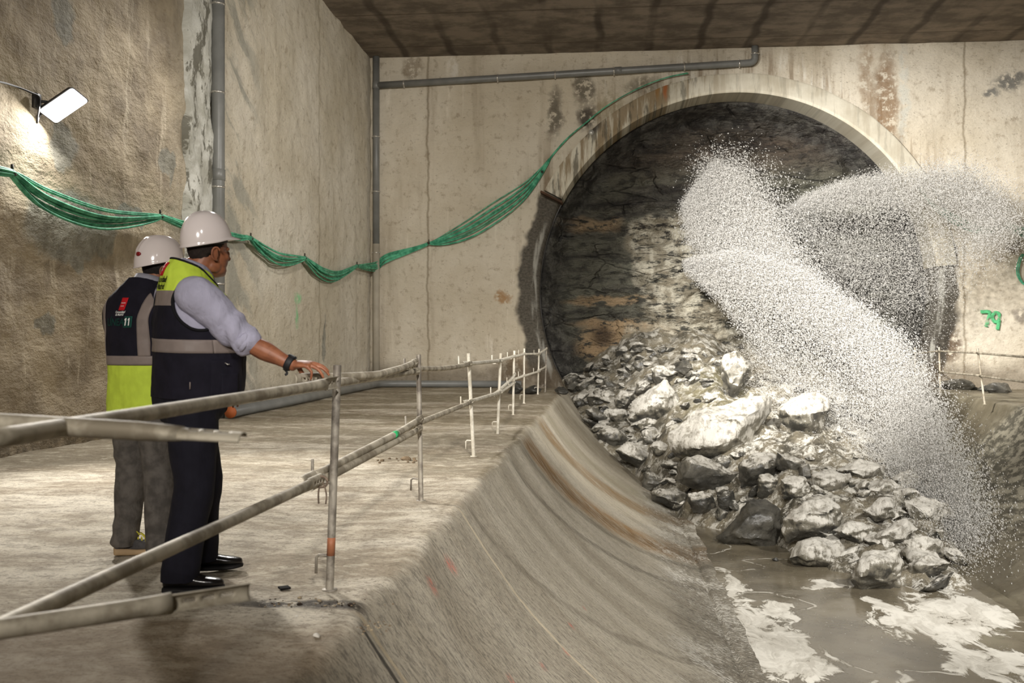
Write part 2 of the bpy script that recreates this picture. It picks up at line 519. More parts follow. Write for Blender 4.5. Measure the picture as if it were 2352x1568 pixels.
# ---------------- rock face inside the mouth
def tunnel_face():
    n = NB('layered_rock', 0.62, 0.4)
    x, y, z = n.xyz(n.P)
    Q = n.comb(x, y, z)
    zz = n.add(z, n.mul(n.math('SUBTRACT', n.noise(n.scaled(Q, (.35, .3, .9)), 1.0, 4), .5), 1.1))
    band = n.noise(n.comb(n.mul(x, .08), 0.0, zz), 1.5, 5, .6)
    fine = n.noise(n.scaled(Q, (.9, .9, 2.4)), 2.4, 10, .74)
    c = n.mix(n.step(band, .36, .60), srgb(58, 54, 48), srgb(100, 99, 86))
    c = n.mix(n.mul(n.step(z, 5.2, 6.2), .75), c, n.mix(n.step(n.noise(n.scaled(Q, (.4, 1, 1.5)), 1.2, 5), .4, .6), srgb(62, 51, 43), srgb(88, 74, 62)))
    c = n.mix(n.mul(n.step(fine, .49, .58), .6), c, srgb(30, 28, 26))
    ck = n.voro(n.warp(n.scaled(Q, (.55, .2, 1.25)), 1.5, .5, 4), 1.15, 'DISTANCE_TO_EDGE')
    ckm = n.mul(n.step(ck, .035, .0), n.step(n.noise(Q, .8, 3), .45, .55))
    c = n.mix(n.mul(ckm, .3), c, srgb(20, 18, 17))
    c = n.mix(n.mul(n.step(fine, .44, .38), .35), c, srgb(112, 108, 96))
    # warm tan beds on the left
    for px, py, rx, rz, k in ((1340, 510, 1.3, .28, .75), (1400, 690, 1.6, .18, .8), (1430, 745, 1.7, .20, .9), (1400, 790, 1.15, .72, .95), (1480, 760, 1.4, .3, .55)):
        p = on_back(px, py, 26.9)
        c = n.mix(n.mul(n.mul(n.blob(n.warp(n.comb(x, 0, z), 1.4, .5, 4), (p.x, 0, p.z), (rx, 9, rz), .45), n.step(fine, .60, .51)), k), c, srgb(158, 134, 102))
    p = on_back(1385, 770, 26.9)
    c = n.mix(n.mul(n.blob(n.warp(n.comb(x, 0, z), 1.4, .3), (p.x, 0, p.z), (.45, 9, .4), .2), .8), c, srgb(52, 38, 28))
    # pale slurry slumped down the middle
    for px, py, rx, rz, k in ((1530, 560, 1.3, 1.0, .9), (1600, 680, 1.5, 1.2, .9), (1500, 640, .7, .5, .6), (1560, 780, 1.6, .8, .8), (1680, 760, 1.4, 1.2, .5)):
        p = on_back(px, py, 26.9)
        c = n.mix(n.mul(n.mul(n.blob(n.warp(n.comb(x, 0, z), 1.3, 1.1, 6), (p.x, 0, p.z), (rx, 9, rz), .75), n.step(fine, .60, .50)), k), c,
                  n.mix(n.step(n.noise(Q, 3, 6), .4, .62), srgb(134, 126, 108), srgb(190, 184, 166)))
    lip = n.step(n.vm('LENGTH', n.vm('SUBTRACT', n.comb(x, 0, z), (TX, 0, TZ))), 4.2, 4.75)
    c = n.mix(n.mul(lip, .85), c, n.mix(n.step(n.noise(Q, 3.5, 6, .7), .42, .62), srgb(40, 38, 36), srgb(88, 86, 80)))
    n.color(c)
    n.bump(n.add(n.noise(n.scaled(Q, (1, 1, 2.4)), 2.6, 9, .68), n.add(n.mul(fine, .9), n.mul(ckm, -.5))), 1.0, .16)
    na, nr_ = 260, 90
    V, Fc = [], []
    for k in range(nr_ + 1):
        r = 5.02 * k / nr_
        for i in range(na):
            a = 2 * math.pi * i / na
            X, Z = TX + math.cos(a) * r, TZ + math.sin(a) * r
            st = Z + 0.45 * fract((X * .35, 0, Z * .9), 3)
            ledge = (math.floor(st * 1.7) + sstep(.55, .95, st * 1.7 - math.floor(st * 1.7))) / 1.7 - st
            d = 27.15 + ledge * 0.55 + 0.32 * fract((X * .6, 2.0, Z * .8), 5) + 0.10 * fract((X * 2.2, 1, Z * 3.4), 4)
            d += 0.5 * math.exp(-((Z - 4.1) / .35) ** 2) * sstep(.2, 1.5, X) * sstep(6.5, 4.5, X)       # dark undercut
            d -= 0.7 * math.exp(-((X - 2.2) / 1.5) ** 2 - ((Z - 2.2) / 1.3) ** 2)                        # slurry slump
            wl = 4.15 if (X < TX and Z < 4) else 4.55
            wl += 0.22 * fract((math.cos(a) * 3.5, 9, math.sin(a) * 3.5), 4)
            d += 0.35
            d += (26.72 - d) * sstep(wl, 4.98, r) ** 1.3
            if r > 4.99: d = 26.85
            V.append((X, d, Z))
    for k in range(nr_):
        for i in range(na):
            a = k * na + i; b = k * na + (i + 1) % na
            Fc.append((a, b, b + na, a + na))
    tag(link('wall_tunnel', mesh_from('wall_tunnel', V, Fc), n.m), kind='structure')
tunnel_face()

# ---------------- ceiling slab of formwork panels
def ceiling():
    n = NB('ceiling_slab', 0.8, 0.3)
    x, y, z = n.xyz(n.P)
    Q = n.comb(x, y, 0.0)
    wob = n.mul(n.math('SUBTRACT', n.noise(Q, .8, 4), .5), .35)
    def joint(c, step, off, w):
        u = n.math('FRACT', n.mul(n.add(n.add(c, wob if step < 2 else 0.0), off), 1.0 / step))
        d = n.mul(n.math('ABSOLUTE', n.math('SUBTRACT', u, .5)), step)
        return n.step(d, step / 2 - w, step / 2 - w * .25)
    jx = joint(x, 1.26, 0.2, .15)
    jy = joint(y, 2.5, 0.0, .05)
    c = n.mix(n.step(n.noise(n.scaled(Q, (.9, 1.3, 1)), 1.1, 8, .7), .38, .62), srgb(98, 88, 77), srgb(134, 122, 108))
    c = n.mix(n.mul(jx, n.mul(n.step(n.noise(n.scaled(Q, (1, .22, 1)), .9, 3), .36, .56), .75)), c, srgb(58, 49, 41))
    c = n.mix(n.mul(jy, .6), c, srgb(70, 58, 46))
    n.color(c)
    n.bump(n.add(n.mul(n.add(jx, jy), -.4), n.noise(Q, 3, 7, .65)), .4, .03)
    V = [(XL - .1, -6, ZC), (XR + .1, -6, ZC), (XR + .1, YB + .1, ZC), (XL - .1, YB + .1, ZC)]
    V2 = [(v[0], v[1], ZC + .4) for v in V]
    Fc = [(0, 1, 2, 3), (7, 6, 5, 4), (0, 4, 5, 1), (1, 5, 6, 2), (2, 6, 7, 3), (3, 7, 4, 0)]
    tag(link('ceiling', mesh_from('ceiling', V + V2, Fc), n.m, smooth=False), kind='structure')
ceiling()
panel('wall_right', (XR, -6, -0.3), (0, 33, 0), (0, 0, 9.3), 60, 20, 0.05, 9.0, MAT_WL)
MAT_WF = simple('wall_behind', srgb(150, 132, 104), .9, .2, var=.2, coord='pos')
panel('wall_front', (XR, -6, -3), (XL - XR, 0, 0), (0, 0, 12), 40, 20, 0.05, 9.0, MAT_WF)

# ---------------- platforms and the curved trough between them, one cast floor
WATER_Z = -2.095
def trough_profile():
    pts = []
    e = math.acos((0 - 0) / 1) if False else None
    xe = TX - math.sqrt(TR ** 2 - TZ ** 2)                 # edge where the circle meets the platform
    for X in np.arange(-8.0, -2.2, 0.20): pts.append((X, 0.0))
    for X in np.arange(-2.2, xe - 0.06, 0.06): pts.append((X, 0.0))
    a_e = math.atan2(0 - TZ, xe - TX)
    x_s, z_s = 1.29, TZ - math.sqrt(TR ** 2 - (1.29 - TX) ** 2)
    a_s = math.atan2(z_s - TZ, x_s - TX)
    # rounded shoulder
    c0 = Vector((xe - 0.06, 0)); c1 = Vector((xe, 0.0))
    a1 = a_e + 0.014
    c2 = Vector((TX + TR * math.cos(a1), TZ + TR * math.sin(a1)))
    for k in range(9):
        t = k / 8
        p = c0 * (1 - t) ** 2 + c1 * 2 * t * (1 - t) + c2 * t * t
        pts.append((p.x, p.y))
    for k in range(1, 56):
        a = a1 + (a_s - a1) * k / 55
        pts.append((TX + TR * math.cos(a), TZ + TR * math.sin(a)))
    pts.append((x_s + .02, z_s - .035)); pts.append((x_s + .05, z_s - .035)); pts.append((x_s + .07, z_s - .005))
    for k in range(1, 20):
        t = k / 19
        pts.append((x_s + .07 + (TX - x_s - .07) * t, z_s - .005 + (-2.34 - z_s + .005) * t))
    left = pts
    right = [(2 * TX - p[0], p[1]) for p in left[::-1][1:]]
    return left + right
def floor_mesh():
    prof = trough_profile()
    s = [0.0]
    for a, b in zip(prof[:-1], prof[1:]): s.append(s[-1] + math.hypot(b[0] - a[0], b[1] - a[1]))
    s_edge = min(range(len(prof)), key=lambda i: abs(prof[i][0] - (TX - math.sqrt(TR ** 2 - TZ ** 2))))
    s = [v - s[s_edge] for v in s]
    Ys = list(np.arange(-5.9, 1.6, 0.5)) + list(np.arange(1.6, 12, 0.075)) + list(np.arange(12, 27.4, 0.16))
    V, UV = [], []
    for Y in Ys:
        for (X, Z), sv in zip(prof, s):
            flat = sstep(-1.2, -1.5, X) if X < TX else sstep(7.6, 7.9, X)
            d = 0.014 * fract((sv * 1.6, Y * 1.6, 3.0), 5) + 0.006 * fract((sv * 9, Y * 9, 1.0), 3)
            d += 0.018 * fract((X * .4, Y * .4, 8), 3) * flat
            d *= 1 - math.exp(-((abs(X - TX) - (TX - 1.34)) / .28) ** 2)
            ang = 0.05 * fract((sv * .5, Y * .9, 11.0), 4) * (1 - flat) * sstep(4.2, 3.2, abs(X - TX)) * 0
            edge = 0.05 * fract((3.0, Y * 1.2, 5.0), 4) * math.exp(-((X + 1.02) / .22) ** 2)
            if abs(X - TX) < 4.1 and Z < -.08:
                nl = math.hypot(X - TX, Z - TZ)
                px, pz = X + edge - d * .6 * (X - TX) / nl, Z - d * .6 * (Z - TZ) / nl
            else: px, pz = X + edge, Z + d
            if X > TX + 1.9:                                  # sludge lying on the far bank
                pz += 0.10 * max(0, fract((X * .6, Y * .35, 21.0), 4) + .25) * sstep(5.2, 6.2, X) * sstep(9.5, 7.5, X)
            V.append((px, Y, pz)); UV.append((sv, Y))
    m = len(prof)
    Fc = []
    for j in range(len(Ys) - 1):
        for i in range(m - 1):
            a = j * m + i
            Fc.append((a, a + 1, a + m + 1, a + m))
    me = mesh_from('floor', V, Fc)
    uvl = me.uv_layers.new(name='run')
    idx = np.empty(len(me.loops), dtype=np.int32); me.loops.foreach_get('vertex_index', idx)
    uvl.data.foreach_set('uv', np.array(UV, dtype=np.float32)[idx].ravel())
    n = NB('cast_floor', 0.85, 0.3)
    u = n.uv('run')
    sx, yy, _ = n.xyz(u)
    X, Y, Z = n.xyz(n.P)
    U = n.comb(sx, yy, 0.0)
    # platform: pale dust over grey-brown concrete
    big = n.noise(U, .55, 5, .6)
    sweep = n.noise(n.warp(n.scaled(U, (.9, 1.6, 1)), .8, .8, 3), 1.0, 6, .62)
    grit = n.noise(n.scaled(U, (1.0, 1.25, 1)), 34, 8, .82)
    plat = n.mix(n.step(sweep, .40, .62), srgb(164, 152, 132), srgb(208, 199, 181))
    plat = n.mix(n.mul(n.step(big, .56, .42), .35), plat, srgb(134, 119, 96))
    farw = n.step(Y, 8.3, 9.4)
    wet = n.noise(n.warp(n.scaled(U, (.35, 1.3, 1)), .5, .7, 3), .8, 4, .5)
    plat = n.mix(n.mul(farw, n.mul(n.step(wet, .40, .52), .8)), plat, srgb(132, 121, 98))
    plat = n.mix(n.mul(n.step(grit, .51, .60), .62), plat, srgb(92, 80, 64))
    mids = n.noise(n.scaled(U, (1.0, 1.6, 1)), 5.0, 10, .78)
    plat = n.mix(n.mul(n.step(mids, .51, .58), .45), plat, srgb(112, 100, 82))
    plat = n.mix(n.mul(n.step(mids, .47, .40), .4), plat, srgb(218, 209, 188))
    plat = n.mix(n.mul(n.step(n.noise(U, 3.3, 6, .7), .6, .7), .35), plat, srgb(106, 96, 80))
    nearb = n.step(n.add(Y, n.mul(n.noise(U, .9, 4), 1.2)), 5.0, 4.4)
    plat = n.mix(n.mul(nearb, .45), plat, srgb(120, 98, 70))
    # crumbly crack across the platform near the first post
    a0, a1 = on_floor(555, 1385), on_floor(1000, 1470)
    am = on_floor(880, 1390)
    l1 = n.add(a0.y, n.mul(n.math('SUBTRACT', X, a0.x), (am.y - a0.y) / (am.x - a0.x)))
    l2 = n.add(am.y, n.mul(n.math('SUBTRACT', X, am.x), (a1.y - am.y) / (a1.x - am.x)))
    ym = n.add(n.mi(l1, l2), n.mul(n.math('SUBTRACT', n.noise(U, 5, 5), .5), .16))
    crack = n.mul(n.step(n.math('ABSOLUTE', n.math('SUBTRACT', Y, ym)), .10, .03), n.mul(n.step(X, a0.x - .15, a0.x + .1), n.step(n.noise(U, 9, 7, .75), .40, .50)))
    plat = n.mix(n.mul(crack, .88), plat, srgb(40, 33, 28))
    # trough wall: board marks run down the slope
    S = n.scaled(U, (3.2, 12.0, 1))
    str1 = n.noise(S, 1.0, 7, .66)
    str2 = n.noise(n.scaled(U, (14.0, 36.0, 1)), 1.0, 8, .78)
    run = n.noise(n.comb(n.mul(sx, .10), n.mul(yy, 1.5), 0.0), 1.0, 4, .6)
    cr = n.mix(n.step(run, .25, .75), srgb(160, 150, 131), srgb(200, 192, 174))
    cr = n.mix(n.mul(n.step(str1, .46, .70), .30), cr, srgb(112, 102, 86))
    cr = n.mix(n.mul(n.step(str2, .505, .60), .45), cr, srgb(84, 79, 70))
    neard = n.step(yy, 9.5, 6.0)
    cr = n.mix(n.mul(neard, .45), cr, n.mix(n.step(str2, .46, .56), srgb(150, 139, 120), srgb(92, 85, 74)))
    # rust and mud tracks of seeping water
    flow = n.math('SUBTRACT', yy, n.mul(n.math('POWER', n.mx(sx, 0.001), 1.4), .52))
    flow = n.add(flow, n.mul(n.math('SUBTRACT', n.noise(n.scaled(U, (.7, 1.2, 1)), 1.0, 4), .5), .5))
    onb = n.mul(n.step(sx, -.05, .15), n.step(X, 1.9, 1.5))
    for y0, w, col, k in ((12.75, .85, srgb(140, 106, 60), .95), (12.7, .35, srgb(96, 72, 40), .6), (15.6, .75, srgb(134, 106, 66), .85), (14.6, .6, srgb(200, 190, 168), .6), (11.9, .22, srgb(96, 88, 70), .7), (17.3, .8, srgb(146, 138, 114), .7),
                          (10.6, .15, srgb(88, 80, 66), .6), (7.5, .12, srgb(92, 84, 68), .5), (20.5, 2.2, srgb(110, 100, 80), .75)):
        d = n.step(n.math('ABSOLUTE', n.math('SUBTRACT', flow, y0)), w, w * .35)
        cr = n.mix(n.mul(n.mul(d, onb), n.mul(n.step(str1, .7, .4), k)), cr, col)
    # shuttering board line and deep score lines
    for (q0, q1, w, col, k) in (((1110, 1180), (1300, 1380), .035, srgb(206, 192, 164), .75), ((985, 1430), (1095, 1568), .04, srgb(190, 172, 140), .6), ((1010, 1450), (1050, 1568), .035, srgb(40, 34, 28), .85)):
        pa = on_floor(q0[0], q0[1], -.05).y
        d = n.step(n.math('ABSOLUTE', n.math('SUBTRACT', n.add(yy, n.mul(sx, .04)), pa)), w, w * .5)
        cr = n.mix(n.mul(d, n.mul(n.step(sx, -.1, .0), k)), cr, col)
    # spray-paint dots
    for px, py, r in ((1300, 1497, .055), (1247, 1530, .05), (1172, 1562, .055), (1341, 1398, .04), (1037, 1296, .09), (985, 1350, .08), (1312, 1437, .05)):
        best = None
        rr = ray(px, py)
        for st in range(200, 2000):
            sdep = st / 100
            q = W(px, py, sdep)
            if (q.x - TX) ** 2 + (q.z - TZ) ** 2 > TR ** 2 and q.z < 0.01 and q.x > -1.1: best = q; break
        if best is not None:
            cr = n.mix(n.mul(n.mul(n.blob(n.warp(n.P, 12, .05), tuple(best), (r, r * 1.2, r * 1.2), .1), n.step(str2, .56, .46)), .62), cr, srgb(196, 84, 66))
    # wet, dark foot of the slope and slick of splashed slurry
    foot = n.step(n.add(Z, n.mul(n.noise(U, 2, 5), .5)), -1.35, -1.8)
    cr = n.mix(n.mul(foot, n.add(.35, n.mul(n.step(str2, .42, .6), .5))), cr, srgb(88, 83, 73))
    sp = n.noise(n.scaled(U, (6, 9, 1)), 2.6, 5, .8)
    cr = n.mix(n.mul(n.mul(n.step(n.add(Z, n.mul(big, .5)), -1.25, -1.85), n.step(n.add(sp, n.mul(n.math('SUBTRACT', n.noise(U, 1.3, 3), .5), .6)), .53, .60)), n.mul(n.step(X, 3, 2.6), .9)), cr, srgb(222, 218, 206))
    onslope = n.step(n.add(sx, n.mul(n.math('SUBTRACT', n.noise(U, 4, 4), .5), .22)), -.06, .06)
    c = n.mix(onslope, plat, cr)
    # far bank buried in grey-brown sludge
    slud = n.mix(n.step(n.noise(n.warp(n.comb(X, Y, 0), .9, .6), 1.2, 5, .6), .4, .62), srgb(108, 100, 82), srgb(136, 128, 108))
    rb = n.mul(n.step(X, 4.4, 5.0), 1.0)
    rgh = n.noise(n.comb(n.mul(X, 3.5), n.mul(Y, 1.4), 0.0), 2.2, 7, .72)
    bank = n.mix(n.step(rgh, .45, .58), srgb(92, 88, 76), srgb(158, 152, 134))
    zone = n.mul(n.step(n.add(Y, n.mul(n.noise(U, .5, 4), 3.0)), 21.6, 20.6), n.step(Z, -2.0, -1.3))
    c = n.mix(rb, c, n.mix(zone, slud, bank))
    n.color(c)
    wetr = n.mul(rb, n.math('SUBTRACT', 1.0, zone))
    n.rough(n.math('SUBTRACT', n.math('SUBTRACT', .85, n.mul(wetr, .35)), n.mul(n.mul(farw, n.step(wet, .44, .56)), .30)))
    hb = n.add(n.mul(grit, .5), n.add(n.mul(n.noise(U, 7, 6, .65), .8), n.mul(str1, .5)))
    n.bump(hb, .7, .03)
    tag(link('floor', me, n.m), kind='structure')
floor_mesh()
# ================================================================== water and rubble
def water():
    n = NB('murky_water', 0.22, 0.5)
    P = n.P
    x, y, z = n.xyz(P)
    Q = n.comb(x, y, 0.0)
    Qw = n.warp(n.warp(Q, .7, 1.3, 3), 2.4, .45, 4)
    m = None
    for px, py, rx, ry, e in ((1760, 1470, .62, 2.4, .55), (1690, 1350, .28, 1.6, .5), (1690, 1500, .5, 1.6, .5), (1800, 1520, .6, 1.0, .5), (1800, 1400, .45, .8, .5), (2150, 1440, 1.0, 1.5, .6), (2280, 1520, .9, 1.0, .5), (2200, 1400, 1.1, 1.6, .6),
                              (1880, 1340, .42, .42, .5), (1845, 1345, .3, .3, .3), (2030, 1390, .35, .7, .5), (2150, 1300, .8, 1.6, .5)):
        p = on_floor(px, py, WATER_Z)
        b = n.blob(Qw, (p.x, p.y, 0), (rx, ry, 9), e * .4)
        m = b if m is None else n.mx(m, b)
    sw = n.noise(n.warp(n.warp(n.scaled(Q, (1.6, .8, 1)), 1.0, 1.6, 3), 3, .5, 3), 2.2, 7, .68)
    fo = n.step(n.add(n.mul(m, .75), n.mul(n.math('SUBTRACT', sw, .5), 1.7)), .44, .62)
    # thin drifting foam lines
    ln = n.math('ABSOLUTE', n.math('SUBTRACT', n.noise(n.warp(Q, .6, 1.2, 3), .55, 2, .5), .5))
    thin = n.mul(n.step(ln, .010, .003), n.step(sw, .42, .55))
    fo = n.mx(fo, n.mul(thin, .7))
    bub = n.step(n.noise(Q, 26, 3, .6), .66, .72)
    fo = n.mx(fo, n.mul(bub, n.mul(n.step(y, 18, 14), .55)))
    base = n.mix(n.step(n.noise(n.warp(Q, 1, .8), .8, 4), .4, .62), srgb(104, 96, 80), srgb(128, 119, 100))
    n.color(n.mix(fo, base, n.mix(n.step(sw, .42, .62), srgb(206, 201, 188), srgb(238, 234, 222))))
    n.rough(n.add(.16, n.mul(fo, .5)))
    n.bump(n.add(n.mul(fo, .7), n.mul(n.noise(Q, 5, 4, .6), .45)), .35, .03)
    x0, x1, y0, y1 = 1.44, 5.0, -5.9, 20.5
    nu, nv = 44, 220
    V = [(x0 + (x1 - x0) * i / nu, y0 + (y1 - y0) * j / nv, WATER_Z + .006 * fract(((x0 + (x1 - x0) * i / nu) * 2.2, (y0 + (y1 - y0) * j / nv) * 1.6, 0), 4)) for j in range(nv + 1) for i in range(nu + 1)]
    Fc = [(j * (nu + 1) + i, j * (nu + 1) + i + 1, (j + 1) * (nu + 1) + i + 1, (j + 1) * (nu + 1) + i) for j in range(nv) for i in range(nu)]
    o = link('water', mesh_from('water', V, Fc), n.m)
    tag(o, 'murky grey-brown water with white foam lying in the bottom of the trough', 'water', kind='structure')
water()

FRONT = [(0.6, 21.0), (1.3, 18.6), (1.9, 17.2), (2.7, 16.0), (3.3, 14.3), (4.0, 13.4), (4.7, 13.2), (5.3, 14.6), (6.0, 17.5), (7.2, 22.0)]
def front_y(X):
    if X <= FRONT[0][0]: return FRONT[0][1]
    for (a, b), (c, d) in zip(FRONT[:-1], FRONT[1:]):
        if X <= c: return b + (d - b) * (X - a) / (c - a)
    return FRONT[-1][1]
def heap_z(X, Y):
    f = front_y(X)
    t = (Y - f) / (26.4 - f)
    z = -2.25 + (2.85 * max(t, 0) ** 0.92 if t > 0 else 1.0 * t)
    z += 0.35 * math.exp(-((X - 2.6) / 1.6) ** 2) * sstep(0, .4, t)
    z -= 0.25 * sstep(5.2, 7.0, X)
    z += max(0, t) * (-.55 * sstep(.2, -1.1, X) + .42 * sstep(.1, 1.0, X) * sstep(3.6, 2.2, X))
    return z
def hit_heap(px, py, lo=8.0):
    s = lo
    while s < 28.5:
        p = W(px, py, s)
        if p.z <= max(heap_z(p.x, p.y), WATER_Z): return p, s
        s += 0.04
    return W(px, py, 26.3), 26.3

# ---------------- wet stone, with a splash coat of white slurry on its upper faces
def rock_material():
    n = NB('wet_broken_rock', 0.45, 0.5)
    oc = n.objco()
    P = n.P
    N = n.xyz(n.pos.outputs['Normal'])[2]
    a = n.t.nodes.new('ShaderNodeAttribute'); a.attribute_type = 'OBJECT'; a.attribute_name = 'coat'
    coat = a.outputs['Fac']
    r = n.mix(n.step(n.noise(P, 1.7, 6, .62), .35, .65), srgb(48, 47, 43), srgb(86, 83, 75))
    r = n.mix(n.mul(n.step(n.noise(P, 9, 7, .7), .5, .68), .5), r, srgb(38, 37, 35))
    drip = n.noise(n.scaled(P, (7, 7, 1.1)), 1.6, 6, .7)
    clot = n.noise(P, 3.4, 8, .72)
    h = n.add(N, n.add(n.mul(n.math('SUBTRACT', drip, .5), 1.5), n.mul(n.math('SUBTRACT', clot, .5), 1.6)))
    lim = n.math('SUBTRACT', 1.22, n.mul(coat, 2.0))
    m = n.step(h, lim, n.add(lim, .28))
    film = n.step(h, n.math('SUBTRACT', lim, .55), lim)
    c = n.mix(n.mul(film, n.mul(n.step(coat, .1, .5), .55)), r, srgb(140, 134, 118))
    c = n.mix(m, c, n.mix(n.step(n.mi(n.noise(P, 6, 6, .7), n.add(drip, .02)), .34, .52), srgb(132, 127, 115), srgb(190, 186, 176)))
    n.color(c)
    n.rough(n.add(.38, n.mul(m, .25)))
    n.bump(n.add(n.noise(P, 5, 8, .68), n.mul(m, .35)), .6, .05)
    return n.m
ROCK = rock_material()

def roughen(bm, size, seed, amp=0.05, cuts=2):
    bmesh.ops.dissolve_limit(bm, angle_limit=math.radians(14), verts=bm.verts[:], edges=bm.edges[:])
    bmesh.ops.bevel(bm, geom=bm.edges[:], offset=size * .022, segments=1, affect='EDGES', clamp_overlap=True)
    bmesh.ops.triangulate(bm, faces=bm.faces[:])
    for _ in range(cuts + 1):
        long = [e for e in bm.edges if e.calc_length() > size * 0.065]
        if not long: break
        bmesh.ops.subdivide_edges(bm, edges=long, cuts=1, use_grid_fill=True)
        bmesh.ops.triangulate(bm, faces=bm.faces[:])
    bmesh.ops.smooth_vert(bm, verts=bm.verts[:], factor=0.12, use_axis_x=True, use_axis_y=True, use_axis_z=True)
    bm.normal_update()
    k = 2.2 / size
    offs = []
    for v in bm.verts:
        p = v.co
        d = fract((p.x * k + seed, p.y * k, p.z * k), 5) * amp * size
        d += fract((p.x * k * 4 + seed, p.y * k * 4, p.z * k * 4), 3) * amp * .22 * size
        d += (abs(fract((p.x * k * .8, p.y * k * .8 + seed, p.z * k * 2.4), 3))) * amp * -.6 * size
        offs.append(v.normal * d)
    for v, d in zip(bm.verts, offs): v.co += d

def hull_mesh(name, pts, size, seed, amp=0.05, cuts=4):
    bm = bmesh.new()
    for p in pts: bm.verts.new(p)
    r = bmesh.ops.convex_hull(bm, input=bm.verts[:])
    junk = [e for e in r['geom_interior'] + r['geom_unused'] if isinstance(e, bmesh.types.BMVert)]
    bmesh.ops.delete(bm, geom=list(set(junk)), context='VERTS')
    roughen(bm, size, seed, amp, cuts)
    bmesh.ops.recalc_face_normals(bm, faces=bm.faces[:])
    me = bpy.data.meshes.new(name); bm.to_mesh(me); bm.free()
    return me

def boulder(poly, org, sc, coat, label, thick=0.85, seed=0, rest=0.75, near=0.0, amp=.062):
    rnd = random.Random(seed * 17 + 3)
    pts = [(org[0] + x / sc, org[1] + y / sc) for x, y in poly]
    cx = sum(p[0] for p in pts) / len(pts); cy = sum(p[1] for p in pts) / len(pts)
    ylo = min(p[1] for p in pts); yhi = max(p[1] for p in pts)
    p0, s0 = hit_heap(cx, ylo + (yhi - ylo) * rest)
    s0 -= near
    w = (max(p[0] for p in pts) - min(p[0] for p in pts)) / F_PX * s0
    h = (yhi - ylo) / F_PX * s0
    t = thick * (w * h) ** .5
    P3 = [W(x, y, s0 + rnd.uniform(-.12, .12) * t) for x, y in pts]
    for k, (x, y) in enumerate(pts):
        if k % 2 == 0:
            f = rnd.uniform(.45, .7)
            P3.append(W(cx + (x - cx) * f, cy + (y - cy) * f * .9, s0 - t * rnd.uniform(.32, .5)))
        f = rnd.uniform(.55, .8)
        P3.append(W(cx + (x - cx) * f, cy + (y - cy) * f + (yhi - ylo) * .05, s0 + t * rnd.uniform(.4, .55)))
    c = sum(P3, Vector()) / len(P3)
    base = Vector((c.x, c.y, min(p.z for p in P3)))
    me = hull_mesh('boulder', [p - base for p in P3], max(w, h), seed * 3.7, amp)
    o = link('boulder', me, ROCK)
    o.location = base
    o['coat'] = float(coat)
    tag(o, label, 'rock', 'boulders of the rubble heap')
    auto_edges(o, 42)
    return o

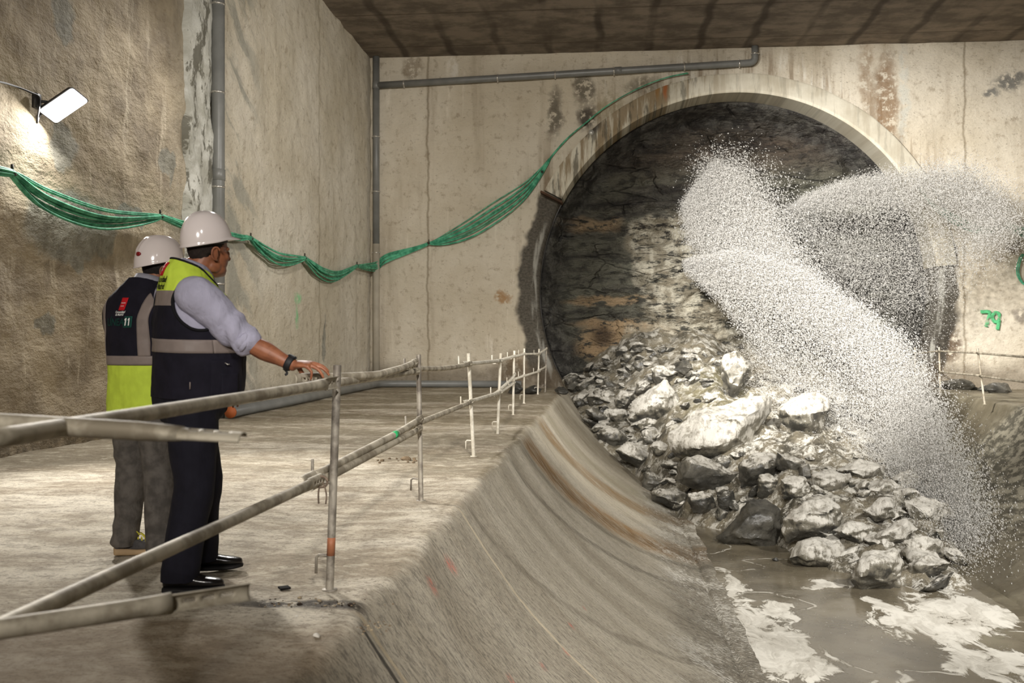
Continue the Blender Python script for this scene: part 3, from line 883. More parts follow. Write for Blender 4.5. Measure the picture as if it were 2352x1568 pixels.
Z7, Z8, Z6 = ((1300, 780), 3.0157), ((1700, 800), 2.0414), ((1150, 600), 3.92)
BOULDERS = [
 (Z7, [(700,640),(760,560),(900,470),(1130,440),(1250,400),(1400,365),(1445,400),(1440,520),(1380,620),(1290,720),(1270,780),(1180,850),(1000,815),(830,790),(745,830),(715,710)], .88, 'huge slab-shaped boulder plastered in white slurry, largest in the heap', .8, 0.0),
 (Z7, [(720,990),(760,860),(830,795),(940,805),(1080,850),(1235,915),(1225,980),(1120,1040),(960,1050),(800,1020)], .30, 'long dark boulder with pale sloping top under the huge white slab', .9, .35),
 (Z7, [(575,1060),(640,1020),(760,1025),(850,1070),(860,1190),(800,1205),(700,1170),(600,1110)], .34, 'grey rounded boulder where the rust-streaked slope meets the heap', .9, .2),
 (Z7, [(840,1060),(950,1040),(1020,1070),(1045,1170),(1000,1205),(880,1200),(835,1110)], .38, 'stubby grey boulder touching the water below the long dark boulder', .9, .2),
 (Z7, [(1040,1090),(1090,1050),(1160,1040),(1175,1110),(1130,1190),(1060,1195)], .22, 'small blocky dark rock at the waterline behind the wedge boulder', .9, .1),
 (Z7, [(1025,1375),(1190,1200),(1260,1110),(1400,1105),(1480,1180),(1505,1320),(1490,1460),(1400,1470),(1200,1420),(1060,1400)], .05, 'big clean dark wedge-shaped boulder standing in the water', .8, .3),
 (Z7, [(1490,1240),(1540,1180),(1660,1110),(1800,1090),(1900,1150),(1930,1230),(1880,1310),(1760,1340),(1640,1400),(1520,1420)], .58, 'boulder draped in white foam just right of the dark wedge boulder', .8, .2),
 (Z7, [(1335,940),(1400,920),(1470,960),(1480,1060),(1420,1120),(1320,1090)], .45, 'squat muddy rock standing on end behind the wedge boulder', .9, .1),
 (Z7, [(1480,960),(1560,935),(1650,950),(1720,1080),(1600,1140),(1500,1100)], .62, 'pale domed boulder above and right of the dark wedge boulder', .9, .1),
 (Z7, [(1180,870),(1280,790),(1440,780),(1520,840),(1480,910),(1330,1040),(1200,1040)], .36, 'dark boulder wedged under the right end of the huge white slab', .8, .1),
 (Z7, [(1460,770),(1560,790),(1660,830),(1680,920),(1560,940),(1450,900)], .40, 'dark boulder speckled with drops right of the huge white slab', .8, .15),
 (Z7, [(435,560),(440,430),(560,350),(690,260),(770,350),(800,450),(740,530),(600,580)], .74, 'pointed white pyramid-like boulder up the heap from the slab', .8, .2),
 (Z7, [(580,200),(660,175),(740,200),(780,290),(700,300),(620,320),(590,260)], .42, 'square dark rock with a dripping white rim behind the pyramid boulder', .8, 0.),
 (Z7, [(485,300),(560,270),(600,330),(530,390),(480,380)], .40, 'small muddy rock tucked left of the pyramid boulder top', .8, 0.),
 (Z7, [(330,410),(380,350),(480,350),(490,420),(410,495),(335,490)], .55, 'white-topped block with a dark face left of the pyramid boulder', .85, .1),
 (Z7, [(1062,220),(1090,110),(1170,62),(1230,100),(1300,190),(1280,280),(1210,390),(1130,440),(1090,390)], .50, 'tall upright rock with white peak standing behind the slab', .75, .2),
 (Z7, [(930,390),(980,360),(1080,390),(1060,450),(950,450)], .66, 'low white lump at the foot of the tall upright rock', .8, 0.),
 (Z7, [(1450,470),(1530,400),(1640,340),(1790,370),(1860,480),(1800,600),(1700,740),(1560,690),(1480,560)], .66, 'large spray-veiled boulder standing right behind the huge slab', .75, 0.),
 (Z7, [(1450,390),(1530,320),(1640,295),(1660,340),(1510,410)], .70, 'thin pale slab leaning on the spray-veiled boulder', .8, 0.),
 (Z7, [(1790,350),(1850,325),(1960,370),(2020,470),(1900,520),(1830,460)], .70, 'foamy boulder inside the spray beside the largest veiled boulder', .8, 0.),
 (Z7, [(578,740),(600,700),(650,690),(710,730),(715,790),(620,805)], .70, 'egg-shaped white rock at the left end of the huge slab', .9, .15),
 (Z7, [(320,760),(420,700),(520,720),(570,800),(690,830),(680,880),(520,885),(380,825)], .60, 'flat slurry-covered slab lying against the curved trough wall', .8, .1),
 (Z7, [(200,650),(280,590),(380,620),(440,690),(400,725),(320,745),(230,690)], .42, 'tilted dark block with white top beside the curved trough wall', .85, .1),
 (Z7, [(525,1020),(530,920),(570,890),(680,970),(700,1010),(560,1055)], .30, 'grey wedge-shaped rock at the left foot of the long dark boulder', .9, .1),
 (Z7, [(130,480),(200,462),(310,540),(300,595),(200,565),(135,515)], .28, 'shiny dark slab in the row along the top of the trough wall', .8, .1),
 (Z7, [(100,545),(180,555),(290,600),(190,615)], .20, 'thin black slab lowest in the row along the trough wall', .8, .1),
 (Z7, [(55,420),(110,410),(145,440),(135,475),(60,470)], .25, 'brownish cube-like rock at the far end of the platform edge', .9, .1),
 (Z7, [(520,670),(600,620),(610,700),(535,745)], .58, 'small pale block between the dark block and egg-shaped rock', .9, .05),
 (Z7, [(440,600),(480,550),(560,520),(670,530),(690,580),(560,640)], .80, 'flat white rock at the foot of the pyramid boulder', .8, 0.),
 (Z7, [(290,500),(340,470),(420,490),(450,560),(400,610),(330,570)], .68, 'white lumpy rock below the white-topped block', .8, 0.),
 (Z7, [(1280,1020),(1330,1000),(1330,1085),(1260,1090)], .18, 'small black rock in the shade of the squat muddy rock', .9, 0.),
 (Z8, [(215,985),(240,930),(290,900),(380,870),(470,900),(510,960),(480,1045),(380,1035),(240,1020)], .60, 'pale boulder with foam pouring down its right side at waterline', .85, .2),
 (Z8, [(510,1080),(560,960),(640,935),(740,940),(772,1020),(760,1120),(720,1155),(560,1130)], .48, 'foremost boulder, dark front and foam-white top, in the water', .85, .25),
 (Z8, [(430,850),(520,800),(620,830),(630,900),(560,925),(470,890)], .52, 'splashed grey boulder directly behind the foremost boulder', .85, .1),
 (Z8, [(620,890),(700,820),(790,788),(845,850),(760,920),(660,930)], .72, 'peaked white boulder up and right of the foremost boulder', .85, .1),
 (Z8, [(570,760),(650,700),(720,705),(735,790),(640,815)], .72, 'white rounded rock in the thick of the falling spray', .85, .1),
 (Z8, [(760,710),(850,688),(980,720),(1010,800),(900,845),(800,810)], .70, 'broad white boulder near the right edge of the spray', .85, .1),
 (Z8, [(940,700),(1000,650),(1060,660),(1078,730),(1000,742)], .20, 'black jagged rock poking from the mud right of the spray', .85, 0.),
 (Z8, [(830,1140),(930,1065),(1010,1040),(970,1110),(880,1160)], .25, 'low dark rock under the falling water near the front right', .85, .1),
 (Z8, [(1080,1015),(1140,965),(1220,985),(1222,1035),(1150,1032)], .34, 'flat mud-coloured rock on the mud bank right of the heap', .85, 0.),
 (Z8, [(145,985),(172,978),(187,1000),(160,1008)], .05, 'fist-sized dark stone in the water before the pale boulder', .85, 0.),
 (Z8, [(765,900),(850,870),(960,900),(960,980),(800,1000)], .60, 'slurry-streaked boulder right of the foremost boulder', .85, .1),
 (Z8, [(790,1010),(880,960),(1000,1000),(930,1065),(800,1090)], .48, 'wet boulder half buried below the slurry-streaked boulder', .85, .1),
 (Z8, [(450,570),(560,515),(690,540),(700,610),(560,640)], .72, 'wide white ledge-like rock in the middle of the spray', .85, 0.),
 (Z8, [(700,600),(800,560),(930,620),(900,700),(740,690)], .68, 'white boulder behind the broad one in the spray curtain', .85, 0.),
 (Z8, [(330,590),(420,560),(520,600),(480,680),(360,680)], .70, 'white rock between the pale dome and the ledge-like rock', .85, 0.),
 (Z6, [(850,1030),(900,1010),(990,1070),(960,1085),(870,1060)], .35, 'dark flat stone below the tan rock bed in the tunnel', .8, 0.),
 (Z6, [(660,1130),(760,1060),(860,1030),(840,1110),(700,1180)], .45, 'slanting grey slab at the tunnel end of the platform', .8, 0.),
 (Z6, [(570,1060),(640,1050),(670,1130),(640,1180),(590,1150)], .30, 'grey upright block leaning at the end of the platform', .8, 0.),
 (Z6, [(1220,1150),(1280,1080),(1350,1090),(1350,1160),(1260,1200)], .45, 'mud-splashed rock between the pyramid boulder and square rock', .8, 0.),
]
for i, (z, poly, coat, lab, th, nr) in enumerate(BOULDERS):
    boulder(poly, z[0], z[1], coat + (.14 if z is Z8 and coat > .4 else 0), lab, th, i + 1, near=nr)

# ---------------- the mass of mud and fine debris under the boulders
def debris_mound():
    n = NB('rubble_mud', 0.55, 0.4)
    P = n.P
    x, y, z = n.xyz(P)
    N = n.xyz(n.pos.outputs['Normal'])[2]
    c = n.mix(n.step(n.noise(P, 1.4, 7, .66), .36, .62), srgb(70, 66, 56), srgb(124, 116, 98))
    green = n.blob(n.warp(P, .8, .8), tuple(hit_heap(1640, 900)[0]), (1.2, 2.6, 1.4), .4)
    c = n.mix(n.mul(green, .6), c, srgb(122, 116, 88))
    vz = n.step(n.noise(n.scaled(P, (1.6, 1.6, 1.2)), 2.6, 10, .78), .47, .55)
    white = n.mul(vz, n.step(n.add(x, n.mul(n.noise(P, .6, 3), 2)), 2.0, 3.4))
    white = n.mul(white, n.step(x, 6.4, 5.4))
    c = n.mix(n.mul(n.mx(white, n.mul(vz, .6)), .95), c, n.mix(n.step(n.noise(P, 4, 7, .72), .4, .58), srgb(136, 131, 118), srgb(208, 204, 193)))
    n.color(c)
    n.bump(n.noise(P, 5, 9, .72), .9, .08)
    x0, x1, y0, y1, st = -1.2, 7.6, 12.6, 27.3, 0.075
    nu, nv = int((x1 - x0) / st), int((y1 - y0) / st)
    V = []
    for j in range(nv + 1):
        Y = y0 + st * j
        for i in range(nu + 1):
            X = x0 + st * i
            v = mn.voronoi(Vector((X * 1.7, Y * 1.7, 3)), distance_metric='DISTANCE')[0]
            v2 = mn.voronoi(Vector((X * 3.6, Y * 3.6, 9)), distance_metric='DISTANCE')[0]
            d = 0.14 * fract((X * .9, Y * .9, 2), 5) + 0.22 * (0.42 - v[0]) + 0.10 * (0.45 - v2[0]) + .07 * fract((X * 4, Y * 4, 5), 4)
            V.append((X, Y, heap_z(X, Y) + 0.02 + d * (0.4 + .6 * sstep(6.6, 5, X))))
    Fc = [(j * (nu + 1) + i, j * (nu + 1) + i + 1, (j + 1) * (nu + 1) + i + 1, (j + 1) * (nu + 1) + i) for j in range(nv) for i in range(nu)]
    o = link('debris', mesh_from('debris', V, Fc), n.m)
    tag(o, 'mud and crushed rock filling the heap between the boulders', 'debris', kind='stuff')
debris_mound()

# ---------------- broken stones scattered over the heap
def stones():
    rnd = random.Random(5)
    kinds = []
    for k in range(9):
        pts = []
        for _ in range(16):
            v = Vector((rnd.gauss(0, 1), rnd.gauss(0, 1), rnd.gauss(0, 1))).normalized()
            pts.append(Vector((v.x * .5, v.y * rnd.uniform(.36, .44), v.z * .30)))
        me = hull_mesh('stone', pts, 1.0, k * 7.1, .05, 3)
        me.materials.append(ROCK)
        me.polygons.foreach_set('use_smooth', np.ones(len(me.polygons), dtype=bool))
        kinds.append(me)
    zones = [  # px range, py range, count, size range, coat range, label, group
      ((1300, 1400), (870, 930), 34, (.16, .42), (.15, .5), 'broken dark stone among many at the far left of the heap', 'stones at the far left of the heap'),
      ((1310, 1600), (800, 890), 80, (.16, .55), (.2, .6), 'flaky grey stone on the slope below the rock face', 'stones below the rock face'),
      ((1310, 1500), (890, 1030), 60, (.18, .50), (.25, .7), 'splashed stone wedged between boulders beside the platform end', 'stones beside the platform end'),
      ((1450, 1950), (960, 1230), 90, (.12, .38), (.2, .6), 'small wet stone filling a gap between the large boulders', 'small stones between the boulders'),
      ((1850, 2200), (880, 1300), 90, (.18, .5), (.5, .8), 'white-coated stone under the falling spray', 'stones under the spray'),
      ((1560, 1680), (800, 940), 16, (.10, .26), (.1, .4), 'olive mud-covered stone below the slumped slurry', 'stones in the olive mud'),
    ]
    for (xa, xb), (ya, yb), cnt, (sa, sb), (ca, cb), lab, grp in zones:
        for _ in range(cnt):
            px, py = rnd.uniform(xa, xb), rnd.uniform(ya, yb)
            p, s = hit_heap(px, py)
            if (p.x - TX) ** 2 + (p.z - TZ) ** 2 > (TR - .1) ** 2 or p.y > 26.8: continue
            o = bpy.data.objects.new('stone', rnd.choice(kinds))
            COL.objects.link(o)
            k = rnd.uniform(sa, sb) * (1.0 if rnd.random() < .8 else 1.5)
            o.scale = (k * rnd.uniform(.8, 1.3), k, k * rnd.uniform(.7, 1.2))
            o.rotation_euler = (rnd.uniform(-.5, .5), rnd.uniform(-.5, .5), rnd.uniform(0, 6.28))
            o.location = p + Vector((0, 0, k * .06))
            o['coat'] = rnd.uniform(ca, cb)
            tag(o, lab, 'stone', grp)
    # stones lying on the platform end and behind the far fence
    extra = [((1222, 905), .5, .12, 'dark flat stone behind the farthest posts of the near fence'), ((1290, 905), .42, .1, 'dark stone lying at the tunnel end of the platform'),
             ((1310, 893), .36, .15, 'small block on the platform end against the rubble'), ((1180, 903), .55, .2, 'low grey lump at the wall foot behind the near fence')]
    for (px, py), k, coat, lab in extra:
        p = on_floor(px, py)
        o = bpy.data.objects.new('stone', rnd.choice(kinds)); COL.objects.link(o)
        o.scale = (k, k, k); o.location = p + Vector((0, 0, k * .2)); o.rotation_euler = (0, 0, rnd.uniform(0, 6)); o['coat'] = coat
        tag(o, lab, 'stone')
    for (px, py), k, lab in (((2193, 898), 1.0, 'long black broken slab beneath the far fence'), ((2232, 897), .35, 'pointed dark stone beside the long black slab'),
                             ((2270, 899), .55, 'dark stone right of the leaning far fence post'), ((2297, 903), .8, 'grey angular block resting in the mud by the wall')):
        p = on_floor(px, py)
        o = bpy.data.objects.new('stone', rnd.choice(kinds)); COL.objects.link(o)
        o.scale = (k, k * .6, k * .7); o.location = p + Vector((0, 0, k * .12)); o.rotation_euler = (0, 0, .1); o['coat'] = .12
        tag(o, lab, 'stone')
stones()
# ================================================================== guardrails
GALV = simple('galvanised_steel', srgb(150, 142, 128), .42, .5, .55, .25, 9, .25, 40, bdist=.004)
def dusty(name, a, b, met=.25):
    n = NB(name, .6, .4)
    n.b.inputs['Metallic'].default_value = met
    v = n.P
    n.color(n.mix(n.step(n.noise(v, 7, 6, .65), .38, .62), a, b))
    n.bump(n.noise(v, 40, 4), .25, .004)
    return n.m
TUBE = dusty('dusty_tube', srgb(140, 130, 112), srgb(192, 183, 164))
POST_DARK = dusty('worn_post', srgb(116, 108, 98), srgb(172, 164, 150), .4)
POST_LIT = dusty('post_lit_tone', srgb(196, 188, 170), srgb(226, 220, 205), .1)  # paler copy: lamplight on the farther posts and tubes put into the colour
ORANGE = dusty('orange_paint', srgb(150, 96, 66), srgb(184, 116, 84), .1)
GREEN_TAPE = simple('green_tape', srgb(40, 176, 104), .5, .4)

def post(base, top, r, mat, label, group, hook=True, pin=True, rust=False, name='guardrail_post'):
    base, top = Vector(base), Vector(top)
    root = empty(name, base, 0, label, 'post', group)
    d = top - base
    L = d.length
    bm = bmesh.new()
    add_tube(bm, [d * t for t in (-0.004, .3, .6, 1)], r, 20, cap=False)
    add_tube(bm, [d * t for t in (0, .3, .6, .999)], r * .84, 20, cap=False)
    o = obj_bm('tube', bm, mat, root)
    bm = bmesh.new(); 
    n = 20
    x = d.normalized().orthogonal().normalized(); y = d.normalized().cross(x)
    ra = [bm.verts.new(d + (x * math.cos(6.2832 * k / n) + y * math.sin(6.2832 * k / n)) * r) for k in range(n)]
    rb = [bm.verts.new(d + (x * math.cos(6.2832 * k / n) + y * math.sin(6.2832 * k / n)) * r * .84) for k in range(n)]
    for k in range(n): bm.faces.new((ra[k], ra[(k + 1) % n], rb[(k + 1) % n], rb[k]))
    obj_bm('rim', bm, mat, root)
    R = Vector((CT, ST, 0)); Fw = Vector((-ST, CT, 0))
    sd = (-R * .9 + Fw * .3).normalized()
    if hook:
        bm = bmesh.new()
        h = d * .155 * (1.07 / L)
        add_tube(bm, [h + sd * r * .5, h + sd * .065, h + sd * .078 + Vector((0, 0, -.012)), h + sd * .08 + Vector((0, 0, -.09))], .0075, 8)
        obj_bm('foot_hook', bm, mat, root)
    if pin:
        for f in ((.505,) if rust else (.505, .90)):
            bm = bmesh.new()
            h = d * f + Vector((0, 0, -.03))
            add_tube(bm, [h + sd * r * .5, h + sd * .10, h + sd * .115 + Vector((0, 0, .015)), h + sd * .115 + Vector((0, 0, .11))], .0075, 8)
            obj_bm('rail_hook', bm, mat, root)
    bm = bmesh.new()
    add_tube(bm, [(0, 0, -.004), (0, 0, .006)], r * 1.9, 16)
    obj_bm('socket', bm, mat, root)
    if rust:
        bm = bmesh.new(); add_tube(bm, [d * t for t in (.155, .2, .235)], r * 1.02, 20)
        tag(obj_bm('paint_mark', bm, ORANGE, root), 'faded orange paint smear')
    return root

POSTS = []
def fp(px, py): return on_floor(px, py)
def top_at(base, px, py):
    s = depth_of(base)
    return W(px, py, s)
spec = [((757, 1355), (775, 838)), ((967, 1150), (961, 814)), ((1088, 1048), (1076, 811)), ((1143, 998), (1150, 811)), ((1178, 953), (1181, 805)), ((1203, 926), (1204, 800)), ((1235, 906), (1238, 801)), ((1252, 900), (1255, 797))]
plabels = ['nearest guardrail post of dull steel, orange smear near its foot', 'second guardrail post from the nearest, dull steel, upright', 'third guardrail post from the nearest, pale and leaning back', 'fourth guardrail post along the platform edge, white with painted-in light',
           'fifth guardrail post along the platform edge, whitish, with foot hook', 'sixth guardrail post along the platform edge, whitish', 'seventh guardrail post, standing before the dark tunnel margin', 'last thin grey guardrail post at the tunnel mouth']
for i, ((bx, by), (tx, ty)) in enumerate(spec):
    b = fp(bx, by); t = top_at(b, tx, ty)
    post(b, t, .019 if i else .0195, POST_DARK if i < 2 else POST_LIT if i < 7 else POST_DARK, plabels[i], 'guardrail posts along the near platform edge', rust=(i == 0))
    POSTS.append((b, t))

def slotted_end(p, d, up, r, L, mat, parent, side=1):
    """opened half-pipe end with three slots"""
    d = d.normalized(); up = (up - d * up.dot(d)).normalized(); sd = d.cross(up) * side
    nu, nv = 12, 26
    bm = bmesh.new()
    g = []
    for j in range(nv + 1):
        t = j / nv
        row = []
        for i in range(nu + 1):
            a = math.radians(-92 + 184 * i / nu)
            q = p + d * (L * t) + up * (math.sin(a) * r * 1.22) + sd * ((math.cos(a) - .35) * r * (1.0 - .25 * t))
            row.append(bm.verts.new(q))
        g.append(row)
    for j in range(nv):
        for i in range(nu):
            if i in (5, 6) and (j in (5, 6, 7, 8) or j in (11, 12, 13, 14) or j in (17, 18, 19, 20)): continue
            bm.faces.new((g[j][i], g[j][i + 1], g[j + 1][i + 1], g[j + 1][i]))
    o = obj_bm('slotted_end', bm, mat, parent)
    md = o.modifiers.new('wall', 'SOLIDIFY'); md.thickness = .0035; md.offset = 0
    return o

def rail(a, b, r, mat, label, group='guardrail tubes', ends=(True, True), sag=0.0, endlen=.20, endr=1.0, up=(0, 0, 1), name='guardrail_tube', tape=None, bend=0.0, side=1, via=None):
    a, b = Vector(a), Vector(b)
    root = empty(name, a, 0, label, 'tube', group)
    d = b - a; L = d.length; u = d.normalized()
    up = Vector(up)
    p0 = u * (endlen * .8 if ends[0] else 0); p1 = d - u * (endlen * .8 if ends[1] else 0)
    pts, fl = [], []
    n = 18
    for k in range(n + 1):
        t = k / n
        q = p0.lerp(p1, t) + Vector((0, 0, -sag * math.sin(math.pi * t)))
        if via is not None:
            vv = Vector(via) - a
            q = vv.lerp(p1, (t - .3) / .7) if t > .3 else p0.lerp(vv, t / .3)
        if bend: q += Vector((0, 0, bend * sstep(.72, 1.0, t)))
        pts.append(q)
        e = 1.0
        fa, fb = 1.0, 1.0
        if ends[0] and k < 2: fa, fb = (.72, 1.15) if k == 0 else (.9, 1.05)
        if ends[1] and k > n - 2: fa, fb = (.72, 1.15) if k == n else (.9, 1.05)
        fl.append((fa, fb))
    bm = bmesh.new()
    add_tube(bm, pts, r, 18, True, fl, up)
    obj_bm('tube', bm, mat, root)
    if via is not None: pts = [Vector(p) for p in pts]
    if ends[0]: slotted_end(pts[0] + u * .01, pts[0] - pts[1], up, r, endlen, mat, root, -side)
    if ends[1]: slotted_end(pts[-1] - u * .01, pts[-1] - pts[-2], up, r * endr, endlen, mat, root, side)
    if tape is not None:
        bm = bmesh.new()
        c = p0.lerp(p1, tape) + Vector((0, 0, -sag * math.sin(math.pi * tape)))
        add_tube(bm, [c - u * .05, c + u * .05], r * 1.03, 18)
        tag(obj_bm('tape_band', bm, GREEN_TAPE, root), 'bright green tape band')
    return root

def pp(i, f, off=(0, 0, 0)):
    b, t = POSTS[i]
    return b + (t - b) * f + Vector(off)
P0 = Vector((-1.36, 1.95, 0))
SX = -0.055
# bays next to the camera
rail(W(-60, 1015, 2.15), W(772, 878, 4.72), .0225, TUBE, 'long grey rail tube crossing in front of both men at hand height', ends=(False, True), side=-1)
rail(W(-420, 945, 2.6), W(536, 1003, 2.42), .024, TUBE, 'blurred rail tube end jutting in from the left, nearest the camera', ends=(False, True), endlen=.17, endr=.8, up=(0, 1, .25))
rail(W(-110, 1490, 2.1), W(735, 1102, 4.7), .0225, TUBE, 'dusty rail tube at knee height crossing the dark trousers', ends=(False, True))
rail(W(-300, 1490, 2.1), W(546, 1362, 2.55), .024, TUBE, 'blurred slotted rail tube end low in front of the shoes', ends=(False, True), endlen=.21, endr=.72, side=-1)
# first full bay
rail(W(704, 873, 4.76), W(962, 836, 7.42), .0225, TUBE, 'rail tube under the resting hand, running to the second post', bend=.01, via=W(868, 861, 5.65), endlen=.27)
rail(W(736, 884, 4.70), W(960, 852, 7.36), .0215, TUBE, 'lower twin of the rail tube under the resting hand')
rail(W(698, 1106, 4.62), W(968, 966, 7.42), .0225, TUBE, 'knee-height rail tube with green tape band between first two posts', tape=.70, bend=.012)
rail(W(722, 1112, 4.70), W(966, 984, 7.36), .0215, TUBE, 'lower knee-height rail tube between the first two posts')
# farther bays
rail(W(935, 846, 7.3), W(1082, 836, 10.25), .022, TUBE, 'top rail tube between the second and third posts', sag=.02)
rail(W(940, 980, 7.3), W(1085, 922, 10.25), .022, TUBE, 'knee-height rail tube between the second and third posts')
rail(W(1066, 836, 10.1), W(1152, 828, 12.6), .022, POST_LIT, 'top rail tube between the third and fourth posts')
rail(W(1066, 926, 10.1), W(1152, 900, 12.6), .022, POST_LIT, 'knee-height rail tube between the third and fourth posts')
rail(W(1140, 830, 12.4), W(1184, 817, 16.2), .022, POST_LIT, 'top rail tube between the fourth and fifth posts')
rail(W(1136, 906, 12.4), W(1184, 862, 16.2), .022, POST_LIT, 'upper knee-height rail tube between the fourth and fifth posts', bend=.02)
rail(W(1138, 908, 12.4), W(1182, 878, 16.1), .022, POST_LIT, 'lower knee-height rail tube between the fourth and fifth posts')
rail(W(1176, 820, 16.1), W(1206, 812, 19.2), .022, POST_LIT, 'top rail tube between the fifth and sixth posts')
rail(W(1174, 873, 16.1), W(1206, 862, 19.2), .022, POST_LIT, 'knee-height rail tube between the fifth and sixth posts')
rail(W(1200, 813, 19.2), W(1240, 812, 22.4), .022, POST_LIT, 'top rail tube between the sixth and seventh posts')
rail(W(1200, 864, 19.2), W(1240, 852, 22.4), .022, POST_LIT, 'knee-height rail tube between the sixth and seventh posts')
rail(W(1234, 814, 22.4), W(1256, 800, 23.6), .022, POST_LIT, 'short top rail tube reaching the last post')
rail(W(1234, 852, 22.4), W(1253, 843, 23.6), .022, POST_LIT, 'short knee-height rail tube reaching the last post')

# rag strap tied below the rail at the first post
def strap():
    c = W(738, 1112, 4.68)
    bm = bmesh.new()
    for a, b in ((-.012, .0), (.022, -.006)):
        pts = [c + Vector((a * .3, 0, .012)), c + Vector((a, b, -.025)), c + Vector((a * 1.2, b, -.055)), c + Vector((a * 1.05, b, -.09))]
        add_tube(bm, catmull(pts, 4), .008, 8, True, [(1, .45)] * (3 * 4 + 1))
    add_tube(bm, [c + Vector((math.cos(t) * .03, 0, math.sin(t) * .026 + .012)) for t in np.linspace(0, 6.283, 16)], .006, 6)
    tag(obj_bm('strap', bm, simple('dirty_strap', srgb(120, 104, 90), .9, .1, var=.3, scale=40)), 'frayed brown strap tied under the knee-height rail at the nearest post', 'strap')
strap()

# ---------------- far fence on the other bank
FP = []
for i, ((bx, by), (tx, ty), lab) in enumerate([((2160, 908), (2157, 797), 'upright pale post of the far fence'), ((2262, 928), (2245, 800), 'leaning post of the far fence, nearer than the upright one'), ((2103, 872), (2101, 797), 'dim post of the far fence beside the tunnel margin'), ((2415, 960), (2405, 800), 'post of the far fence at the picture edge')]):
    b = fp(bx, by) if by > 890 else W(bx, 784, 25.0) - Vector((0, 0, CAM_Z)); t = top_at(b, tx, ty)
    post(b, t, .019, TUBE, lab, 'posts of the far fence', False, False, name='fence_post')
    FP.append((b, t))
def f_at(i, py):
    b, t = FP[i]
    f = 1.0
    zz = CAM_Z - (py - 784) / F_PX * depth_of(b)
    return b + (t - b) * ((zz - b.z) / (t.z - b.z)) + Vector((-.03, -.02, 0))
rail(f_at(0, 806), f_at(1, 810), .02, TUBE, 'top tube of the far fence between upright and leaning posts', 'far fence tubes', (False, False), name='fence_tube')
rail(f_at(1, 810), f_at(3, 824), .02, TUBE, 'top tube of the far fence running out past the leaning post', 'far fence tubes', (False, False), name='fence_tube')
rail(f_at(0, 853), f_at(1, 862), .02, TUBE, 'lower tube of the far fence between upright and leaning posts', 'far fence tubes', (False, False), name='fence_tube')
rail(f_at(1, 863), f_at(3, 884), .02, TUBE, 'lower tube of the far fence running out past the leaning post', 'far fence tubes', (False, False), name='fence_tube')
rail(f_at(2, 813), f_at(0, 806), .02, TUBE, 'dim top tube of the far fence next to the tunnel margin', 'far fence tubes', (False, False), name='fence_tube')
# ================================================================== pipes, cables, lamp
PVC = simple('grey_plastic_pipe', srgb(112, 112, 108), .4, .45, var=.12, scale=3, coord='pos')
PVC_DUSTY = simple('dusty_plastic_pipe', srgb(160, 152, 136), .6, .35, var=.14, scale=2, coord='pos')
CLAMP = simple('clamp_steel', srgb(200, 196, 188), .3, .5, .8)

def pipe(name, pts, r, mat, label, clamps=(), joints=(), wall_dir=Vector((1, 0, 0)), cat='pipe', n=24):
    o0 = Vector(pts[0])
    root = empty(name, o0, 0, label, cat)
    bm = bmesh.new()
    add_tube(bm, [Vector(p) - o0 for p in pts], r, n)
    obj_bm('tube', bm, mat, root)
    for c, d in joints:
        c = Vector(c) - o0; d = Vector(d).normalized()
        bm = bmesh.new(); add_tube(bm, [c - d * .09, c - d * .085, c + d * .085, c + d * .09], [r * 1.0, r * 1.09, r * 1.09, r * 1.0], n)
        obj_bm('coupling', bm, mat, root)
    for c, d in clamps:
        c = Vector(c) - o0; d = Vector(d).normalized()
        bm = bmesh.new(); add_tube(bm, [c - d * .016, c + d * .016], r * 1.06, n)
        w = wall_dir * (r * 1.1)
        add_box(bm, c - wall_dir * (r * 1.25), (abs(wall_dir.x) * r * .7 + .03, abs(wall_dir.y) * r * .7 + .03, .03))
        sd = d.cross(wall_dir).normalized()
        for s in (1, -1): add_ell(bm, c + sd * s * r * 1.12, (.018, .018, .018), None, 8, 6)
        obj_bm('clamp', bm, CLAMP, root)
    return root

X1 = Vector((1, 0, 0)); Yd = Vector((0, -1, 0)); Zd = Vector((0, 0, 1))
yp = on_left(501, 400, XL + .16).y
pipe('drain_pipe', [(XL + .16, yp, -.01), (XL + .16, yp, 4), (XL + .16, yp, ZC - .01)], .102, PVC, 'thick grey drain pipe standing against the left wall behind the helmets',
     clamps=[((XL + .16, yp, on_left(501, y, XL + .16).z), Zd) for y in (10, 213, 430, 652)], joints=[((XL + .16, yp, on_left(501, 402, XL + .16).z), Zd)], wall_dir=X1)
yc = YB - .16
pc = on_back(864, 400, yc)
lowz = on_back(864, 560, yc).z
root = pipe('corner_pipe', [(pc.x, yc, lowz), (pc.x, yc, ZC - .01)], .088, PVC, 'vertical grey pipe in the corner of left and back walls',
     clamps=[((pc.x, yc, on_back(864, y, yc).z), Zd) for y in (314, 440, 580)], joints=[((pc.x, yc, on_back(864, 196, yc).z), Zd)], wall_dir=Yd)
bm = bmesh.new(); add_tube(bm, [(0, 0, .0), (0, 0, -lowz + .0)], .09, 24)
tag(obj_bm('lower_tube', bm, PVC_DUSTY, root), 'paler dusty lower length')
a = on_back(868, 196, yc); b = on_back(1712, 145, yc); c = on_back(1735, 140, yc)
pts = [a] + [a.lerp(b, t) for t in (.25, .5, .75, 1)]
e0 = b + (b - a).normalized() * .10
top = Vector((e0.x + .14, yc, ZC - .01))
for t in np.linspace(0, 1, 7)[1:]:
    ang = t * math.pi / 2
    pts.append(Vector((e0.x - .0 + math.sin(ang) * .14, yc, e0.z + (1 - math.cos(ang)) * .14)))
pts.append(top)
u = (b - a).normalized()
